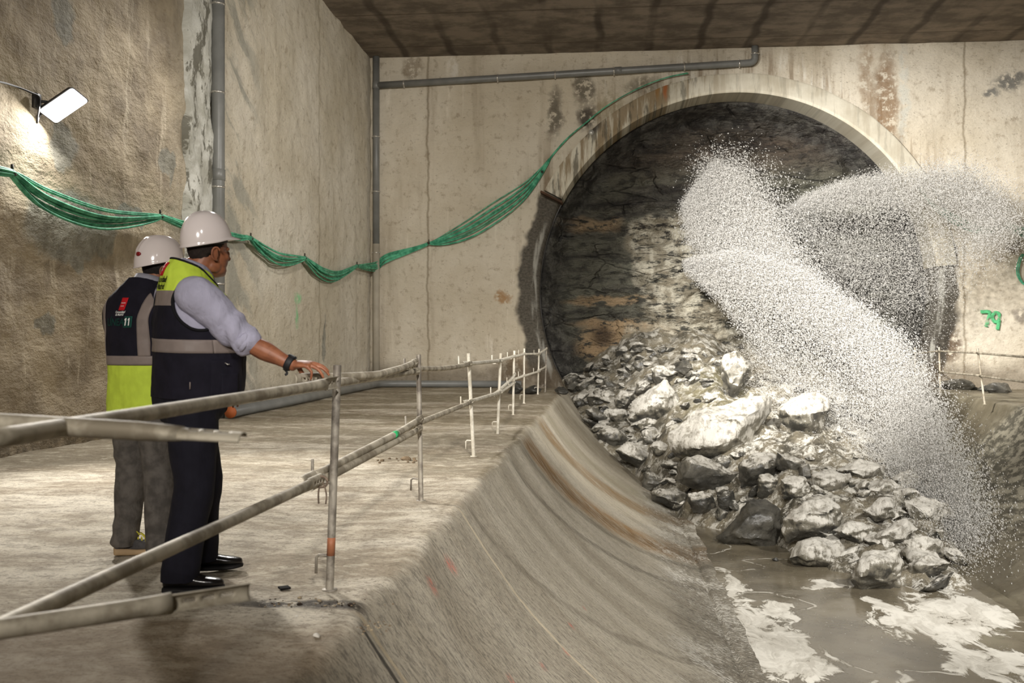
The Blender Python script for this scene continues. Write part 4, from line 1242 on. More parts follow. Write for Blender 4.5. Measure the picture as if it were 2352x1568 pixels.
pipe('drain_pipe', pts, .088, PVC, 'long grey pipe rising gently across the back wall above the arch',
     clamps=[(on_back(px, py, yc), u) for px, py in ((928, 192), (1143, 179), (1275, 171), (1410, 163), (1572, 153), (1698, 146))] + [((top.x, yc, ZC - .2), Zd)], joints=[(on_back(1420, 162, yc), u)], wall_dir=Yd)
# pipe lying along the foot of the walls
q0 = on_floor(512, 948, .09); q1 = Vector((XL + .30, YB - .75, .10)); q2 = on_floor(1215, 890, .09)
q0 = Vector((XL + .42, q0.y, .10))
q2 = Vector((on_back(1200, 880).x, YB - .32, .10))
pts = [q0, q0.lerp(q1, .5), q1, Vector((XL + .42, YB - .45, .10)), Vector((XL + .85, YB - .34, .10)), q2]
pipe('floor_pipe', pts, .088, PVC, 'grey pipe lying on the floor along the foot of the walls')
bm = bmesh.new(); add_tube(bm, [(0, -.01, 0), (0, .03, 0)], .092, 20)
tag(obj_bm('end_cap', bm, simple('orange_cap', srgb(178, 96, 52), .6, .3), bpy.data.objects['floor_pipe']), 'orange end cap')

# ---------------- green cable bundles
CABLE = dusty('green_cable', srgb(48, 128, 96), srgb(96, 180, 142), 0.0)
TIE = simple('cable_tie', srgb(56, 52, 44), .7, .3)
def bundle(name, nodes, label, ncab, rc, ties, spread, seed):
    """nodes: points through which the bundle passes; pinched at the nodes listed in ties, loose and hanging between them"""
    rnd = random.Random(seed)
    o0 = Vector(nodes[0])
    root = empty(name, o0, 0, label, 'cable')
    nodes = [Vector(p) for p in nodes]
    base = catmull(nodes, 10)
    tp = sorted(set([0] + [t * 10 for t in ties] + [len(base) - 1]))
    for c in range(ncab):
        ph = [rnd.uniform(-1, 1) for _ in tp]
        ang = 2.4 * c
        off0 = Vector((math.cos(ang), math.cos(ang) * .3, math.sin(ang))) * rc * (1.0 + .28 * math.sqrt(c))
        pts = []
        for i, p in enumerate(base):
            k = max(q for q in range(len(tp) - 1) if tp[q] <= min(i, len(base) - 2))
            t = (i - tp[k]) / (tp[k + 1] - tp[k])
            f = max(0, math.sin(math.pi * t)) ** .8
            sp = spread[min(k, len(spread) - 1)]
            pts.append(p - o0 + off0 * (1 + .5 * f) + Vector((0, 0, -1)) * sp * f * (c / max(1, ncab - 1) + .22 * ph[k]))
        bm = bmesh.new(); add_tube(bm, pts, rc, 7)
        obj_bm('cable', bm, CABLE, root)
    for i in ties:
        p = nodes[i] - o0
        d = (nodes[min(i + 1, len(nodes) - 1)] - nodes[max(i - 1, 0)]).normalized()
        bm = bmesh.new()
        add_tube(bm, [p - d * .03, p + d * .03], rc * 2.7, 12)
        add_box(bm, p + Vector((0, 0, rc * 4.0)), (.022, .022, .07))
        obj_bm('tie', bm, TIE, root)
    return root
LXo = XL + .14
cl = [on_left(x, y, LXo) for x, y in ((-60, 378), (28, 398), (110, 440), (240, 484), (368, 497), (430, 512), (540, 538), (576, 547), (640, 580), (700, 592), (740, 614), (775, 622), (820, 610))]
cl.append(Vector((XL + .22, YB - .22, on_left(853, 602, LXo).z)))
cl += [on_back(x, y, YB - .13) for x, y in ((890, 585), (985, 558), (1060, 520), (1130, 475), (1205, 425), (1262, 366))]
bundle('cable_bundle', cl, 'sagging bundle of green cables strung along the left and back walls', 13, .0145, (1, 4, 7, 9, 12, 15), [.02, .20, .07, .18, .22, .20, .48], 3)
cu = [on_back(x, y, YB - .13) for x, y in ((1245, 395), (1262, 365), (1300, 320))]
cu += [on_back(x, y, YB - .20) for x, y in ((1340, 285), (1400, 238), (1470, 200), (1530, 178), (1580, 168))]
bundle('cable', cu, 'thin green cable line climbing over the upper left of the arch', 2, .014, (0,), [.04], 5)
cr = [on_back(x, y, YB - .13) for x, y in ((2110, 430), (2150, 470), (2200, 500), (2255, 522), (2310, 517), (2345, 524), (2420, 540))]
bundle('cable_bundle', cr, 'green cable bundle tied to the wall at the right picture edge', 8, .018, (4,), [.16, .14], 8)
cc = [on_back(x, y, YB - .12) for x, y in ((2318, 520), (2352, 545), (2390, 580), (2375, 600), (2350, 585), (2338, 615), (2342, 640), (2360, 655), (2400, 640))]
bundle('cable', cc, 'loose green cable loop hanging below the right bundle', 2, .018, (), [.02], 9)

# ---------------- LED floodlight on the left wall
def floodlight():
    c = W(147, 243, 11.0)
    nrm = Vector((.52, -.34, -.78)).normalized()
    # long axis chosen so that it runs up to the right in view
    R = Vector((CT, ST, 0)); U = Vector((0, 0, 1))
    la = (R * 62 + U * 52)
    la = (la - nrm * la.dot(nrm)).normalized()
    sa = nrm.cross(la)
    M = Matrix((la, sa, nrm)).transposed()
    root = empty('floodlight', c, 0, 'lit LED floodlight on a bracket on the left wall', 'lamp')
    def plate(w, h, z0, z1, rad, inset=0.0):
        bm = bmesh.new()
        rings = []
        for z, k in ((z0, 1 - inset), (z1, 1)):
            ring = []
            for q in range(4):
                sx, sy = ((1, 1), (-1, 1), (-1, -1), (1, -1))[q]
                for t in range(5):
                    a = math.pi / 2 * (q + t / 4)
                    ring.append(M @ Vector(((sx * (w / 2 - rad) + math.cos(a) * rad) * k, (sy * (h / 2 - rad) + math.sin(a) * rad) * k, z)))
            rings.append(ring)
        add_loft(bm, rings)
        return bm
    dark = simple('lamp_housing', srgb(46, 44, 44), .5, .4)
    o = obj_bm('housing', plate(.47, .30, -.05, -.004, .04, .12), dark, root, False)
    n = NB('lamp_glass'); n.b.inputs['Emission Color'].default_value = (1, .98, .95, 1); n.b.inputs['Emission Strength'].default_value = 9.0
    n.b.inputs['Base Color'].default_value = (.9, .9, .9, 1)
    tag(obj_bm('diffuser', plate(.445, .275, -.003, .004, .035), n.m, root, False), 'glowing white front')
    bm = bmesh.new()
    wallp = on_left(84, 232, XL + .05) - c
    back = M @ Vector((-.06, 0, -.05))
    add_tube(bm, [wallp, back + Vector((0, 0, .03)), back], .016, 8, True)
    add_tube(bm, [wallp + Vector((0, 0, -.05)), back + M @ Vector((-.14, 0, 0)), M @ Vector((-.2, -.1, -.03))], .014, 8, True)
    add_box(bm, wallp + Vector((.0, 0, 0)), (.05, .10, .16))
    obj_bm('bracket', bm, dark, root)
    bm = bmesh.new()
    pts = [back, M @ Vector((-.25, .02, -.08)), wallp + Vector((.04, -.06, -.25)), wallp + Vector((.05, -.04, -.1)), wallp + Vector((.03, 0, .04))]
    pts += [on_left(x, y, XL + .06) - c for x, y in ((70, 212), (40, 200), (0, 188), (-60, 180))]
    add_tube(bm, catmull(pts, 6), .011, 7)
    obj_bm('power_cord', bm, dark, root)
    l = bpy.data.lights.new('floodlight_beam', 'AREA')
    l.shape = 'RECTANGLE'; l.size = .43; l.size_y = .26
    l.energy = LAMP_W; l.color = (1.0, .97, .92)
    lo = bpy.data.objects.new('floodlight_beam', l)
    COL.objects.link(lo)
    lo.parent = root
    lo.location = nrm * .012
    lo.rotation_euler = nrm.to_track_quat('-Z', 'Y').to_euler()
    s = spot('floodlight_throw', c + nrm * .05, (-1.4, 6.4, 0), 1700, (1.0, .96, .90), 86, .8, .12)
LAMP_W = 60.0
floodlight()

# ---------------- spray-paint number and small things lying about
def paint79():
    n = NB('green_spray_paint', .8, .2)
    n.color(srgb(96, 186, 128))
    tr = n.t.nodes.new('ShaderNodeBsdfTransparent'); mx = n.t.nodes.new('ShaderNodeMixShader')
    n.t.links.new(n.step(n.noise(n.P, 8, 8, .78), .38, .55), mx.inputs[0])
    n.t.links.new(tr.outputs[0], mx.inputs[1]); n.t.links.new(n.b.outputs[0], mx.inputs[2])
    n.t.links.new(mx.outputs[0], n.t.nodes['Material Output'].inputs[0])
    root = empty('spray_paint_number', on_back(2280, 735, YB - .06), 0, 'number 79 sprayed in green paint on the back wall', 'paint mark')
    for ch, strokes in (('7', [[(2252, 716), (2270, 716), (2273, 722), (2265, 750)]]), ('9', [[(2296, 738), (2284, 738), (2279, 726), (2286, 718), (2295, 722), (2294, 740), (2291, 757)]])):
        for s in strokes:
            pts = catmull([on_back(x, y, YB - .06) - root.location for x, y in s], 6)
            bm = bmesh.new()
            add_tube(bm, pts, .045, 8, True, [(1, .1) if False else (1, 1)] * len(pts))
            for v in bm.verts: v.co.y = v.co.y * .12
            obj_bm('digit', bm, n.m, root)
paint79()
def arch_fittings():
    p = on_back(1358, 306, YB - .02)
    bm = bmesh.new(); add_tube(bm, [(0, .1, 0), (0, -.12, 0), (0, -.14, 0)], [.075, .075, .06], 16)
    o = obj_bm('anchor_bolt', bm, simple('bolt_steel', srgb(170, 168, 160), .4, .5, .4)); o.location = p
    tag(o, 'round pale bolt head in the dark patch left of the arch', 'bolt')
    a = math.radians(152.6)
    c = Vector((TX + math.cos(a) * 5.26, YB - .10, TZ + math.sin(a) * 5.26))
    bm = bmesh.new(); add_box(bm, (0, 0, 0), (.62, .5, .05), Matrix.Rotation(-(a - 0), 3, 'Y'))
    o = obj_bm('steel_plate', bm, simple('rusty_plate', srgb(74, 52, 36), .8, .3, var=.3, scale=6), smooth=False); o.location = c - Vector((math.sin(a) * -.03, 0, .05))
    tag(o, 'rusty brown plate under the lower left end of the arch ring', 'plate')
arch_fittings()
def litter():
    rnd = random.Random(2)
    dk = simple('dark_scrap', srgb(24, 22, 20), .9, .1)
    p = on_floor(653, 1350, .006)
    bm = bmesh.new(); add_box(bm, (0, 0, 0), (.05, .05, .008), Matrix.Rotation(.6, 3, 'Z'))
    o = obj_bm('scrap', bm, dk, smooth=False); o.location = p + Vector((0, 0, .002)); tag(o, 'small black square scrap on the floor near the first post', 'scrap')
    pm = simple('clod', srgb(120, 104, 84), .95, .1, var=.3, scale=30)
    pd = simple('dark_clod', srgb(58, 48, 40), .95, .1, var=.3, scale=30); pl2 = simple('tan_clod', srgb(164, 148, 122), .95, .1, var=.3, scale=30)
    pl = simple('pale_chip', srgb(206, 200, 188), .7, .3)
    def lump(px, py, r, mat, label, name='clod', group=None):
        bm = bmesh.new()
        bmesh.ops.create_icosphere(bm, subdivisions=2, radius=r)
        sd = rnd.uniform(0, 50)
        for v in bm.verts: v.co *= 1 + .45 * fract((v.co.x / r + sd, v.co.y / r, v.co.z / r), 3)
        for v in bm.verts: v.co.z *= .6
        o = obj_bm(name, bm, mat); o.location = on_floor(px, py) + Vector((0, 0, r * .35)); o.rotation_euler = (0, 0, rnd.uniform(0, 6))
        tag(o, label, name, group)
    lump(727, 1462, .016, pl, 'white chip lying on the dark near floor', 'chip')
    lump(682, 1417, .009, pl, 'tiny white bit below the crumbly crack', 'chip')
    lump(934, 1057, .05, pm, 'largest dark clod on the floor beside the second post')
    for _ in range(16): lump(rnd.uniform(865, 960), rnd.uniform(1050, 1066), rnd.uniform(.008, .02), pm, 'crumb of dirt in the line beside the largest clod', 'clod', 'crumbs beside the second post')
    for _ in range(70): lump(rnd.gauss(700, 85), 1386 + rnd.gauss(0, 6), rnd.uniform(.002, .006) * (1 if rnd.random() < .85 else 2), rnd.choice((pm, pd, pl2)), 'crumb of broken concrete along the crack by the nearest post', 'clod', 'crumbs along the crack')
    for _ in range(34): lump(rnd.gauss(865, 20), 1442 + rnd.gauss(0, 8), rnd.uniform(.002, .007), rnd.choice((pm, pl2)), 'crumb in the small dirt pile at the platform edge', 'clod', 'crumbs at the platform edge')
litter()
# ================================================================== two visitors in hard hats
SKIN_A = None
def skin_mat(name, c1, c2):
    n = NB(name, .5, .4)
    v = n.objco()
    n.color(n.mix(n.step(n.noise(v, 22, 4), .35, .65), c1, c2))
    n.b.inputs['Subsurface Weight'].default_value = .06
    n.b.inputs['Subsurface Radius'].default_value = (.02, .008, .004)
    n.bump(n.noise(v, 260, 3), .12, .001)
    return n.m
def cloth(name, c, rough=.85, var=.12, weave=900, wr=.35, sheen=.0):
    n = NB(name, rough, .2)
    v = n.objco()
    d = tuple(x * (1 - var) for x in c[:3]) + (1,)
    l = tuple(min(1, x * (1 + var)) for x in c[:3]) + (1,)
    n.color(n.mix(n.step(n.noise(v, 14, 5), .35, .65), d, l))
    n.bump(n.add(n.noise(n.scaled(v, (1, 1, .5)), 16, 4, .55), n.mul(n.noise(v, weave, 2), .08)), wr, .02)
    return n.m
HIVIZ = cloth('hi_vis_yellow', srgb(196, 218, 74), .75, .06)
NAVY = cloth('navy_fabric', srgb(27, 25, 35), .85, .15)
REFL = cloth('reflective_tape', srgb(134, 122, 116), .45, .06, wr=.15)
BLACK_TRIM = cloth('black_trim', srgb(22, 21, 24), .8)
SHIRT_A = cloth('pale_lilac_shirt', srgb(176, 173, 192), .8, .05, wr=.8)
TROUS_A = cloth('dark_navy_trousers', srgb(26, 25, 34), .85, .12, wr=.4)
TROUS_B = cloth('grey_denim', srgb(92, 87, 82), .85, .30, wr=.8)
LEATHER = simple('black_leather', srgb(24, 22, 22), .22, .6, var=.15, scale=10, bump=.15, bscale=40)
SOLE_DK = simple('dark_sole', srgb(26, 24, 24), .7, .3)
HELMET = simple('white_helmet_plastic', srgb(222, 211, 207), .14, .55)
def check_mat():
    n = NB('checked_shirt', .8, .2)
    v = n.objco()
    x, y, z = n.xyz(v)
    f = 150.0
    a = n.step(n.math('FRACT', n.mul(n.add(x, y), f)), .45, .55)
    b = n.step(n.math('FRACT', n.mul(z, f)), .45, .55)
    n.color(n.mix(n.mul(n.add(a, b), .5), srgb(70, 70, 92), srgb(206, 204, 212)))
    return n.m
SHIRT_B = check_mat()

def rings_interp(R, zs):
    """R: rows (z, cx, cy, a, b, e) ; smooth interpolation on z"""
    R = sorted(R)
    out = []
    Z = [r[0] for r in R]
    for z in zs:
        z = min(max(z, Z[0]), Z[-1])
        i = max(0, min(len(Z) - 2, next((k for k in range(len(Z) - 1) if z <= Z[k + 1]), len(Z) - 2)))
        t = (z - Z[i]) / (Z[i + 1] - Z[i])
        row = []
        for c in range(1, len(R[0])):
            p0 = R[max(i - 1, 0)][c]; p1 = R[i][c]; p2 = R[i + 1][c]; p3 = R[min(i + 2, len(R) - 1)][c]
            m1 = (p2 - p0) / 2; m2 = (p3 - p1) / 2
            if (p2 - p1) == 0: m1 = m2 = 0
            else:
                m1 = max(-3 * abs(p2 - p1), min(3 * abs(p2 - p1), m1)); m2 = max(-3 * abs(p2 - p1), min(3 * abs(p2 - p1), m2))
            row.append((2 * t ** 3 - 3 * t * t + 1) * p1 + (t ** 3 - 2 * t * t + t) * m1 + (-2 * t ** 3 + 3 * t * t) * p2 + (t ** 3 - t * t) * m2)
        out.append((z, *row))
    return out
def se(cx, cy, a, b, e, t):
    c, s = math.cos(t), math.sin(t)
    f = (abs(c) ** e + abs(s) ** e) ** (-1 / e)
    return cx + a * f * c, cy + b * f * s

class Torso:
    def __init__(self, rows, tilt=0.0, wrinkle=.006, seed=0, slope=(1.40, 1.57, .42)):
        self.rows, self.tilt, self.wr, self.seed, self.slope = rows, tilt, wrinkle, seed, slope
    def pt(self, ang, z, off=0.0):
        _, cx, cy, a, b, e = rings_interp(self.rows, [z])[0]
        x, y = se(cx, cy, a + off, b + off, e, ang)
        w = self.wr * fract((math.cos(ang) * 1.7 + self.seed, math.sin(ang) * 1.7, z * 5.0), 3)
        k = math.hypot(x - cx, y - cy) or 1
        return Vector((x + (x - cx) / k * w, y + (y - cy) / k * w, z + self.tilt * (x - cx) - self.slope[2] * sstep(self.slope[0], self.slope[1], z) * (y - cy)))
    def back(self, x, z, off=0.0):
        """the point of the back surface at local x and height z"""
        _, cx, cy, a, b, e = rings_interp(self.rows, [z])[0]
        lo, hi = -math.pi / 2 - 1.5, -math.pi / 2 + 1.5
        for _ in range(30):
            mid = (lo + hi) / 2
            xx, _y = se(cx, cy, a + off, b + off, e, mid)
            if xx < x: lo = mid
            else: hi = mid
        return self.pt(mid, z, off)
    def shell(self, z0, z1, off, mats, mat_of, parent, name, n=96, dz=.012, solid=.004, cut=None, closed_top=False):
        zs = []
        m = max(2, int((z1 - z0) / dz))
        zs = [z0 + (z1 - z0) * i / m for i in range(m + 1)]
        bm = bmesh.new()
        V = [[bm.verts.new(self.pt(2 * math.pi * k / n, z, off)) for k in range(n)] for z in zs]
        for i in range(m):
            for k in range(n):
                ang = 2 * math.pi * (k + .5) / n
                if cut and cut(ang, (zs[i] + zs[i + 1]) / 2): continue
                f = bm.faces.new((V[i][k], V[i][(k + 1) % n], V[i + 1][(k + 1) % n], V[i + 1][k]))
                if mat_of: f.material_index = mat_of((zs[i] + zs[i + 1]) / 2, ang)
        bmesh.ops.delete(bm, geom=[v for v in bm.verts if not v.link_faces], context='VERTS')
        o = obj_bm(name, bm, mats, parent)
        if solid:
            md = o.modifiers.new('thickness', 'SOLIDIFY'); md.thickness = solid; md.offset = -1
        return o
    def strip(self, fn, nu, nv, mat, parent, name, thick=.0025):
        """fn(u,v) -> point"""
        bm = bmesh.new()
        V = [[bm.verts.new(fn(i / nu, j / nv)) for i in range(nu + 1)] for j in range(nv + 1)]
        for j in range(nv):
            for i in range(nu): bm.faces.new((V[j][i], V[j][i + 1], V[j + 1][i + 1], V[j + 1][i]))
        o = obj_bm(name, bm, mat, parent)
        md = o.modifiers.new('thickness', 'SOLIDIFY'); md.thickness = thick; md.offset = 0
        return o

def limb(bm, pts, radii, n=18, sub=6, flat=None):
    P = catmull(pts, sub)
    m = len(pts)
    R = []
    for i in range(m - 1):
        for k in range(sub):
            t = k / sub; t = t * t * (3 - 2 * t)
            R.append(radii[i] + (radii[i + 1] - radii[i]) * t)
    R.append(radii[-1])
    add_tube(bm, P, R, n, True, [flat] * len(P) if flat else None)
    add_ell(bm, pts[0], (radii[0],) * 3, None, 14, 10)
    add_ell(bm, pts[-1], (radii[-1],) * 3, None, 14, 10)

def remeshed(name, bm, mat, parent, voxel, smooth_it=4, fac=.5):
    bmesh.ops.recalc_face_normals(bm, faces=bm.faces[:])
    me = bpy.data.meshes.new(name + '_raw'); bm.to_mesh(me); bm.free()
    tmp = bpy.data.objects.new(name + '_raw', me); COL.objects.link(tmp)
    md = tmp.modifiers.new('r', 'REMESH'); md.mode = 'VOXEL'; md.voxel_size = voxel; md.use_smooth_shade = True
    if smooth_it:
        ms = tmp.modifiers.new('s', 'SMOOTH'); ms.iterations = smooth_it; ms.factor = fac
    dg = bpy.context.evaluated_depsgraph_get()
    out = bpy.data.meshes.new_from_object(tmp.evaluated_get(dg))
    bpy.data.objects.remove(tmp); bpy.data.meshes.remove(me)
    out.name = name
    out.materials.clear()
    return link(name, out, mat, parent)

def head_parts(bm, c, yaw, pitch=0.0, s=1.0):
    """c = centre of the skull; facing local +Y turned by yaw"""
    Rm = Matrix.Rotation(yaw, 3, 'Z') @ Matrix.Rotation(pitch, 3, 'X')
    E = lambda p, r, rot=None: add_ell(bm, c + Rm @ (Vector(p) * s), Vector(r) * s, Rm if rot is None else Rm @ rot, 24, 18)
    E((0, -.008, .02), (.076, .098, .092))                 # cranium
    E((0, .028, -.045), (.064, .072, .080))                # mid face
    E((0, .034, -.095), (.056, .060, .040))                # jaw
    E((0, .074, -.108), (.024, .022, .019))                # chin
    for sx in (-1, 1):
        E((sx * .034, .062, -.035), (.026, .026, .022))    # cheek
        E((sx * .050, .005, -.085), (.018, .034, .030))    # jaw corner
    E((0, .078, .006), (.052, .018, .014))                 # brow
    E((0, .098, -.020), (.0115, .018, .026), Matrix.Rotation(-.35, 3, 'X'))
    E((0, .108, -.036), (.0155, .015, .0115))              # nose tip
    E((0, .086, -.066), (.024, .014, .007)); E((0, .084, -.077), (.022, .014, .008))
    for sx in (-1, 1):                                     # ears: rim, lobe and concha wall
        base = Vector((sx * .080, -.012, -.030))
        ring = [base + Vector((sx * (.006 + .010 * max(0, -math.cos(t + .6))), -.020 * math.cos(t) - .006, .030 * math.sin(t))) for t in np.linspace(-1.9, 2.7, 14)]
        add_tube(bm, [c + Rm @ (p * s) for p in ring], [.0050 * s] * 14, 8)
        E(base + Vector((-sx * .002, -.003, 0)), (.0075, .019, .029))
        E(base + Vector((0, .004, -.027)), (.006, .008, .009))
    return Rm

def eyes(c, Rm, parent, s=1.0):
    em = simple('eye_white', srgb(220, 214, 206), .2, .5); pm = simple('eye_dark', srgb(34, 24, 18), .15, .5)
    for sx in (-1, 1):
        bm = bmesh.new(); add_ell(bm, c + Rm @ Vector((sx * .031, .068, -.013)) * s, (.0115 * s,) * 3, None, 14, 10)
        e = obj_bm('eye', bm, em, parent)
        bm = bmesh.new(); add_ell(bm, c + Rm @ Vector((sx * .031, .0765, -.013)) * s, (.0058 * s, .004 * s, .0058 * s), Rm, 10, 8)
        obj_bm('iris', bm, pm, e)

def hair(c, Rm, parent, mat, low, front, s=1.0, off=.006, side_low=-.03):
    """cap of short hair: everything of the skull shell above a hair line"""
    bm = bmesh.new()
    nu, nv = 56, 34
    g = {}
    for j in range(nv + 1):
        th = math.pi * j / nv
        for i in range(nu):
            ph = 2 * math.pi * i / nu
            d = Vector((math.sin(th) * math.cos(ph), math.sin(th) * math.sin(ph), math.cos(th)))
            q = Vector((d.x * (.076 + off), -.008 + d.y * (.098 + off), .02 + d.z * (.092 + off)))
            if d.z < 0: q = Vector((d.x * (.074 + off) * (1 - .25 * d.z * d.z), -.008 + d.y * (.096 + off), .02 + d.z * .125))
            q += d * (.003 * fract((d.x * 6, d.y * 6, d.z * 9), 3))
            g[j, i] = (q, d)
    V = {}
    def keep(q, d):
        fr = d.y                                             # 1 front, -1 back
        line = low + (side_low - low) * sstep(-.55, .05, fr) + (front - side_low) * sstep(.05, .75, fr)
        return q.z > line
    for j in range(nv):
        for i in range(nu):
            ks = [(j, i), (j, (i + 1) % nu), (j + 1, (i + 1) % nu), (j + 1, i)]
            if all(keep(*g[k]) for k in ks):
                vs = []
                for k in ks:
                    kk = k if 0 < k[0] < nv else (k[0], 0)
                    if kk not in V: V[kk] = bm.verts.new(c + Rm @ (g[kk][0] * s))
                    if V[kk] not in vs: vs.append(V[kk])
                if len(vs) > 2:
                    try: bm.faces.new(vs)
                    except ValueError: pass
    o = obj_bm('hair', bm, mat, parent)
    md = o.modifiers.new('t', 'SOLIDIFY'); md.thickness = .009 * s; md.offset = -1
    return o

def helmet(c, Rm, parent, tiltx=0.0, ridge=3, sticker=None, L=.142, Wd=.116, H=.150, rim_drop=.0):
    """c = centre of the rim plane"""
    Rt = Rm @ Matrix.Rotation(tiltx, 3, 'X')
    root = empty('hard_hat', c)
    root.parent = parent
    bm = bmesh.new()
    n, m = 72, 22
    V = []
    for j in range(m + 1):
        v = j / m
        row = []
        for i in range(n):
            t = 2 * math.pi * i / n
            fr = math.sin(t)
            zr = -.006 + .014 * max(0, fr) - rim_drop * max(0, -fr)
            a = v * math.pi / 2
            k = math.cos(a) ** .80
            z = zr + (H - zr) * math.sin(a) ** 1.08
            rg = 0.0
            if ridge:
                for off in ((0,) if ridge == 1 else (-.032, 0, .032)):
                    x = math.cos(t) * Wd * k
                    if fr * k > -.9: rg = max(rg, .0035 * math.exp(-((x - off) / .008) ** 2)) if z > .05 else rg
            row.append(bm.verts.new(Rt @ Vector((math.cos(t) * (Wd + rg) * k, math.sin(t) * (L + rg) * k - .004, z + rg))))
        V.append(row)
    for j in range(m):
        for i in range(n): bm.faces.new((V[j][i], V[j][(i + 1) % n], V[j + 1][(i + 1) % n], V[j + 1][i]))
    # rim lip and the peak in front
    lip = []
    for i in range(n):
        t = 2 * math.pi * i / n
        fr = math.sin(t)
        pk = sstep(.30, .95, fr)
        out = .008 + .042 * pk
        zr = -.006 + .014 * max(0, fr) - rim_drop * max(0, -fr)
        lip.append(bm.verts.new(Rt @ Vector((math.cos(t) * (Wd + out * .5), math.sin(t) * (L + out) - .004, zr - .008 - .014 * pk))))
    for i in range(n): bm.faces.new((lip[i], lip[(i + 1) % n], V[0][(i + 1) % n], V[0][i]))
    o = obj_bm('shell', bm, HELMET, root)
    md = o.modifiers.new('t', 'SOLIDIFY'); md.thickness = .003; md.offset = -1
    # inner headband
    bm = bmesh.new()
    pts = [Rt @ Vector((math.cos(t) * (Wd - .022), math.sin(t) * (L - .026) - .004, -.012)) for t in np.linspace(0, 2 * math.pi, 40)]
    add_tube(bm, pts, .012, 8, False, [(.25, 1)] * 40)
    obj_bm('headband', bm, simple('headband_plastic', srgb(70, 66, 64), .6, .3), root)
    if sticker:
        t, z = sticker
        bm = bmesh.new()
        cen = []
        a = math.asin(max(0, min(1, (z / H)) ) ** (1 / 1.08)); k = math.cos(a) ** .8
        p = Vector((math.cos(t) * Wd * k, math.sin(t) * L * k - .004, z))
        nr = Vector((p.x / Wd ** 2, p.y / L ** 2, .35 * z / H ** 2)).normalized()
        ux = Vector((0, 0, 1)).cross(nr).normalized(); uy = nr.cross(ux)
        ring = [bm.verts.new(Rt @ (p + nr * (.0025 - .004 * (math.cos(q) ** 2)) + ux * math.cos(q) * .019 + uy * math.sin(q) * .0115)) for q in np.linspace(0, 2 * math.pi, 25)[:-1]]
        cv = bm.verts.new(Rt @ (p + nr * .0028))
        for i in range(24): bm.faces.new((cv, ring[i], ring[(i + 1) % 24]))
        s = obj_bm('sticker', bm, simple('dark_red_sticker', srgb(132, 20, 26), .4, .4), root)
        md = s.modifiers.new('t', 'SOLIDIFY'); md.thickness = .0015
        tag(s, 'dark red oval sticker')
    return root

def shoe(name, heel, ang, L, upper, sole, parent, sneaker=False):
    """heel point on the ground, ang = direction of the toe in local xy"""
    root = empty(name, heel); root.parent = parent
    D = Vector((math.cos(ang), math.sin(ang), 0)); S = Vector((-D.y, D.x, 0))
    prof = [(0.0, .020, .045), (.03, .031, .075), (.10, .036, .088), (.25, .037, .090), (.38, .040, .080), (.50, .045, .062), (.68, .050, .050), (.84, .045, .043), (.95, .030, .036), (1.0, .012, .028)]
    bm = bmesh.new(); rings = []
    for t, w, h in prof:
        ring = []
        for k in range(16):
            a = 2 * math.pi * k / 16
            x, z = se(0, h * .5, w, h * .5, 2.6, a)
            ring.append(D * (t * L) + S * x + Vector((0, 0, z + .022)))
        rings.append(ring)
    add_loft(bm, rings)
    o = obj_bm('upper', bm, upper, root); o.modifiers.new('s', 'SUBSURF').levels = 1; o.modifiers[-1].render_levels = 2
    bm = bmesh.new(); rings = []
    for t, w, h in prof:
        ring = []
        lift = .010 * sstep(.72, 1, t) + (.006 * sstep(.25, 0, t) if sneaker else 0)
        hh = (.046 if t < .3 else .036) if sneaker else (.026 if t < .28 or t > .45 else .020)
        for k in range(16):
            a = 2 * math.pi * k / 16
            x, z = se(0, hh * .5, w + .005, hh * .5, 5, a)
            ring.append(D * (t * (L + .008) - .004) + S * x + Vector((0, 0, z + lift * (1 if z < hh * .5 else .4))))
        rings.append(ring)
    add_loft(bm, rings)
    o = obj_bm('sole', bm, sole, root); o.modifiers.new('s', 'SUBSURF').levels = 1; o.modifiers[-1].render_levels = 2
    return root, D, S

def text_verts(txt, size, bold=0.0, align='CENTER'):
    cu = bpy.data.curves.new('t', 'FONT'); cu.body = txt; cu.size = size; cu.align_x = align; cu.offset = bold; cu.resolution_u = 3
    ob = bpy.data.objects.new('t', cu); COL.objects.link(ob)
    me = bpy.data.meshes.new_from_object(ob.evaluated_get(bpy.context.evaluated_depsgraph_get()))
    bpy.data.objects.remove(ob); bpy.data.curves.remove(cu)
    return me
def text_on(T, txt, size, x, z, off, mat, parent, name, shear=.12, bold=.0, rtl=1):
    me = text_verts(txt, size, bold)
    for v in me.vertices:
        q = T.back(x + v.co.x + shear * v.co.y, z + v.co.y, off)
        v.co = q
    me.name = name
    return link(name, me, mat, parent, False)
def quad_on(T, x0, x1, z0, z1, off, mat, parent, name, shear=.12):
    return T.strip(lambda u, v: T.back(x0 + (x1 - x0) * u + shear * (z1 - z0) * v, z0 + (z1 - z0) * v, off), 8, 8, mat, parent, name, .001)
def flag_logo(T, xc, zc, w, h, off, parent, stars_mat, red, shear=.2):
    o = quad_on(T, xc - w / 2, xc + w / 2, zc - h / 2, zc + h / 2, off, red, parent, 'red_flag_print', shear)
    bm = bmesh.new()
    for row, cnt, dz in ((0, 4, .006), (1, 3, -.008)):
        for k in range(cnt):
            sx = xc + (k - (cnt - 1) / 2) * w * .19 + shear * (h / 2 + dz)
            ring = [bm.verts.new(T.back(sx + math.sin(q) * r, zc + dz + math.cos(q) * r, off + .0025)) for q, r in ((i * math.pi / 5, w * (.075 if i % 2 == 0 else .032)) for i in range(10))]
            bm.faces.new(ring)
    obj_bm('star_print', bm, stars_mat, o, False)
    return o
PR_WHITE = simple('white_print', srgb(232, 230, 226), .7, .2)
PR_RED = simple('red_print', srgb(190, 28, 36), .7, .2)
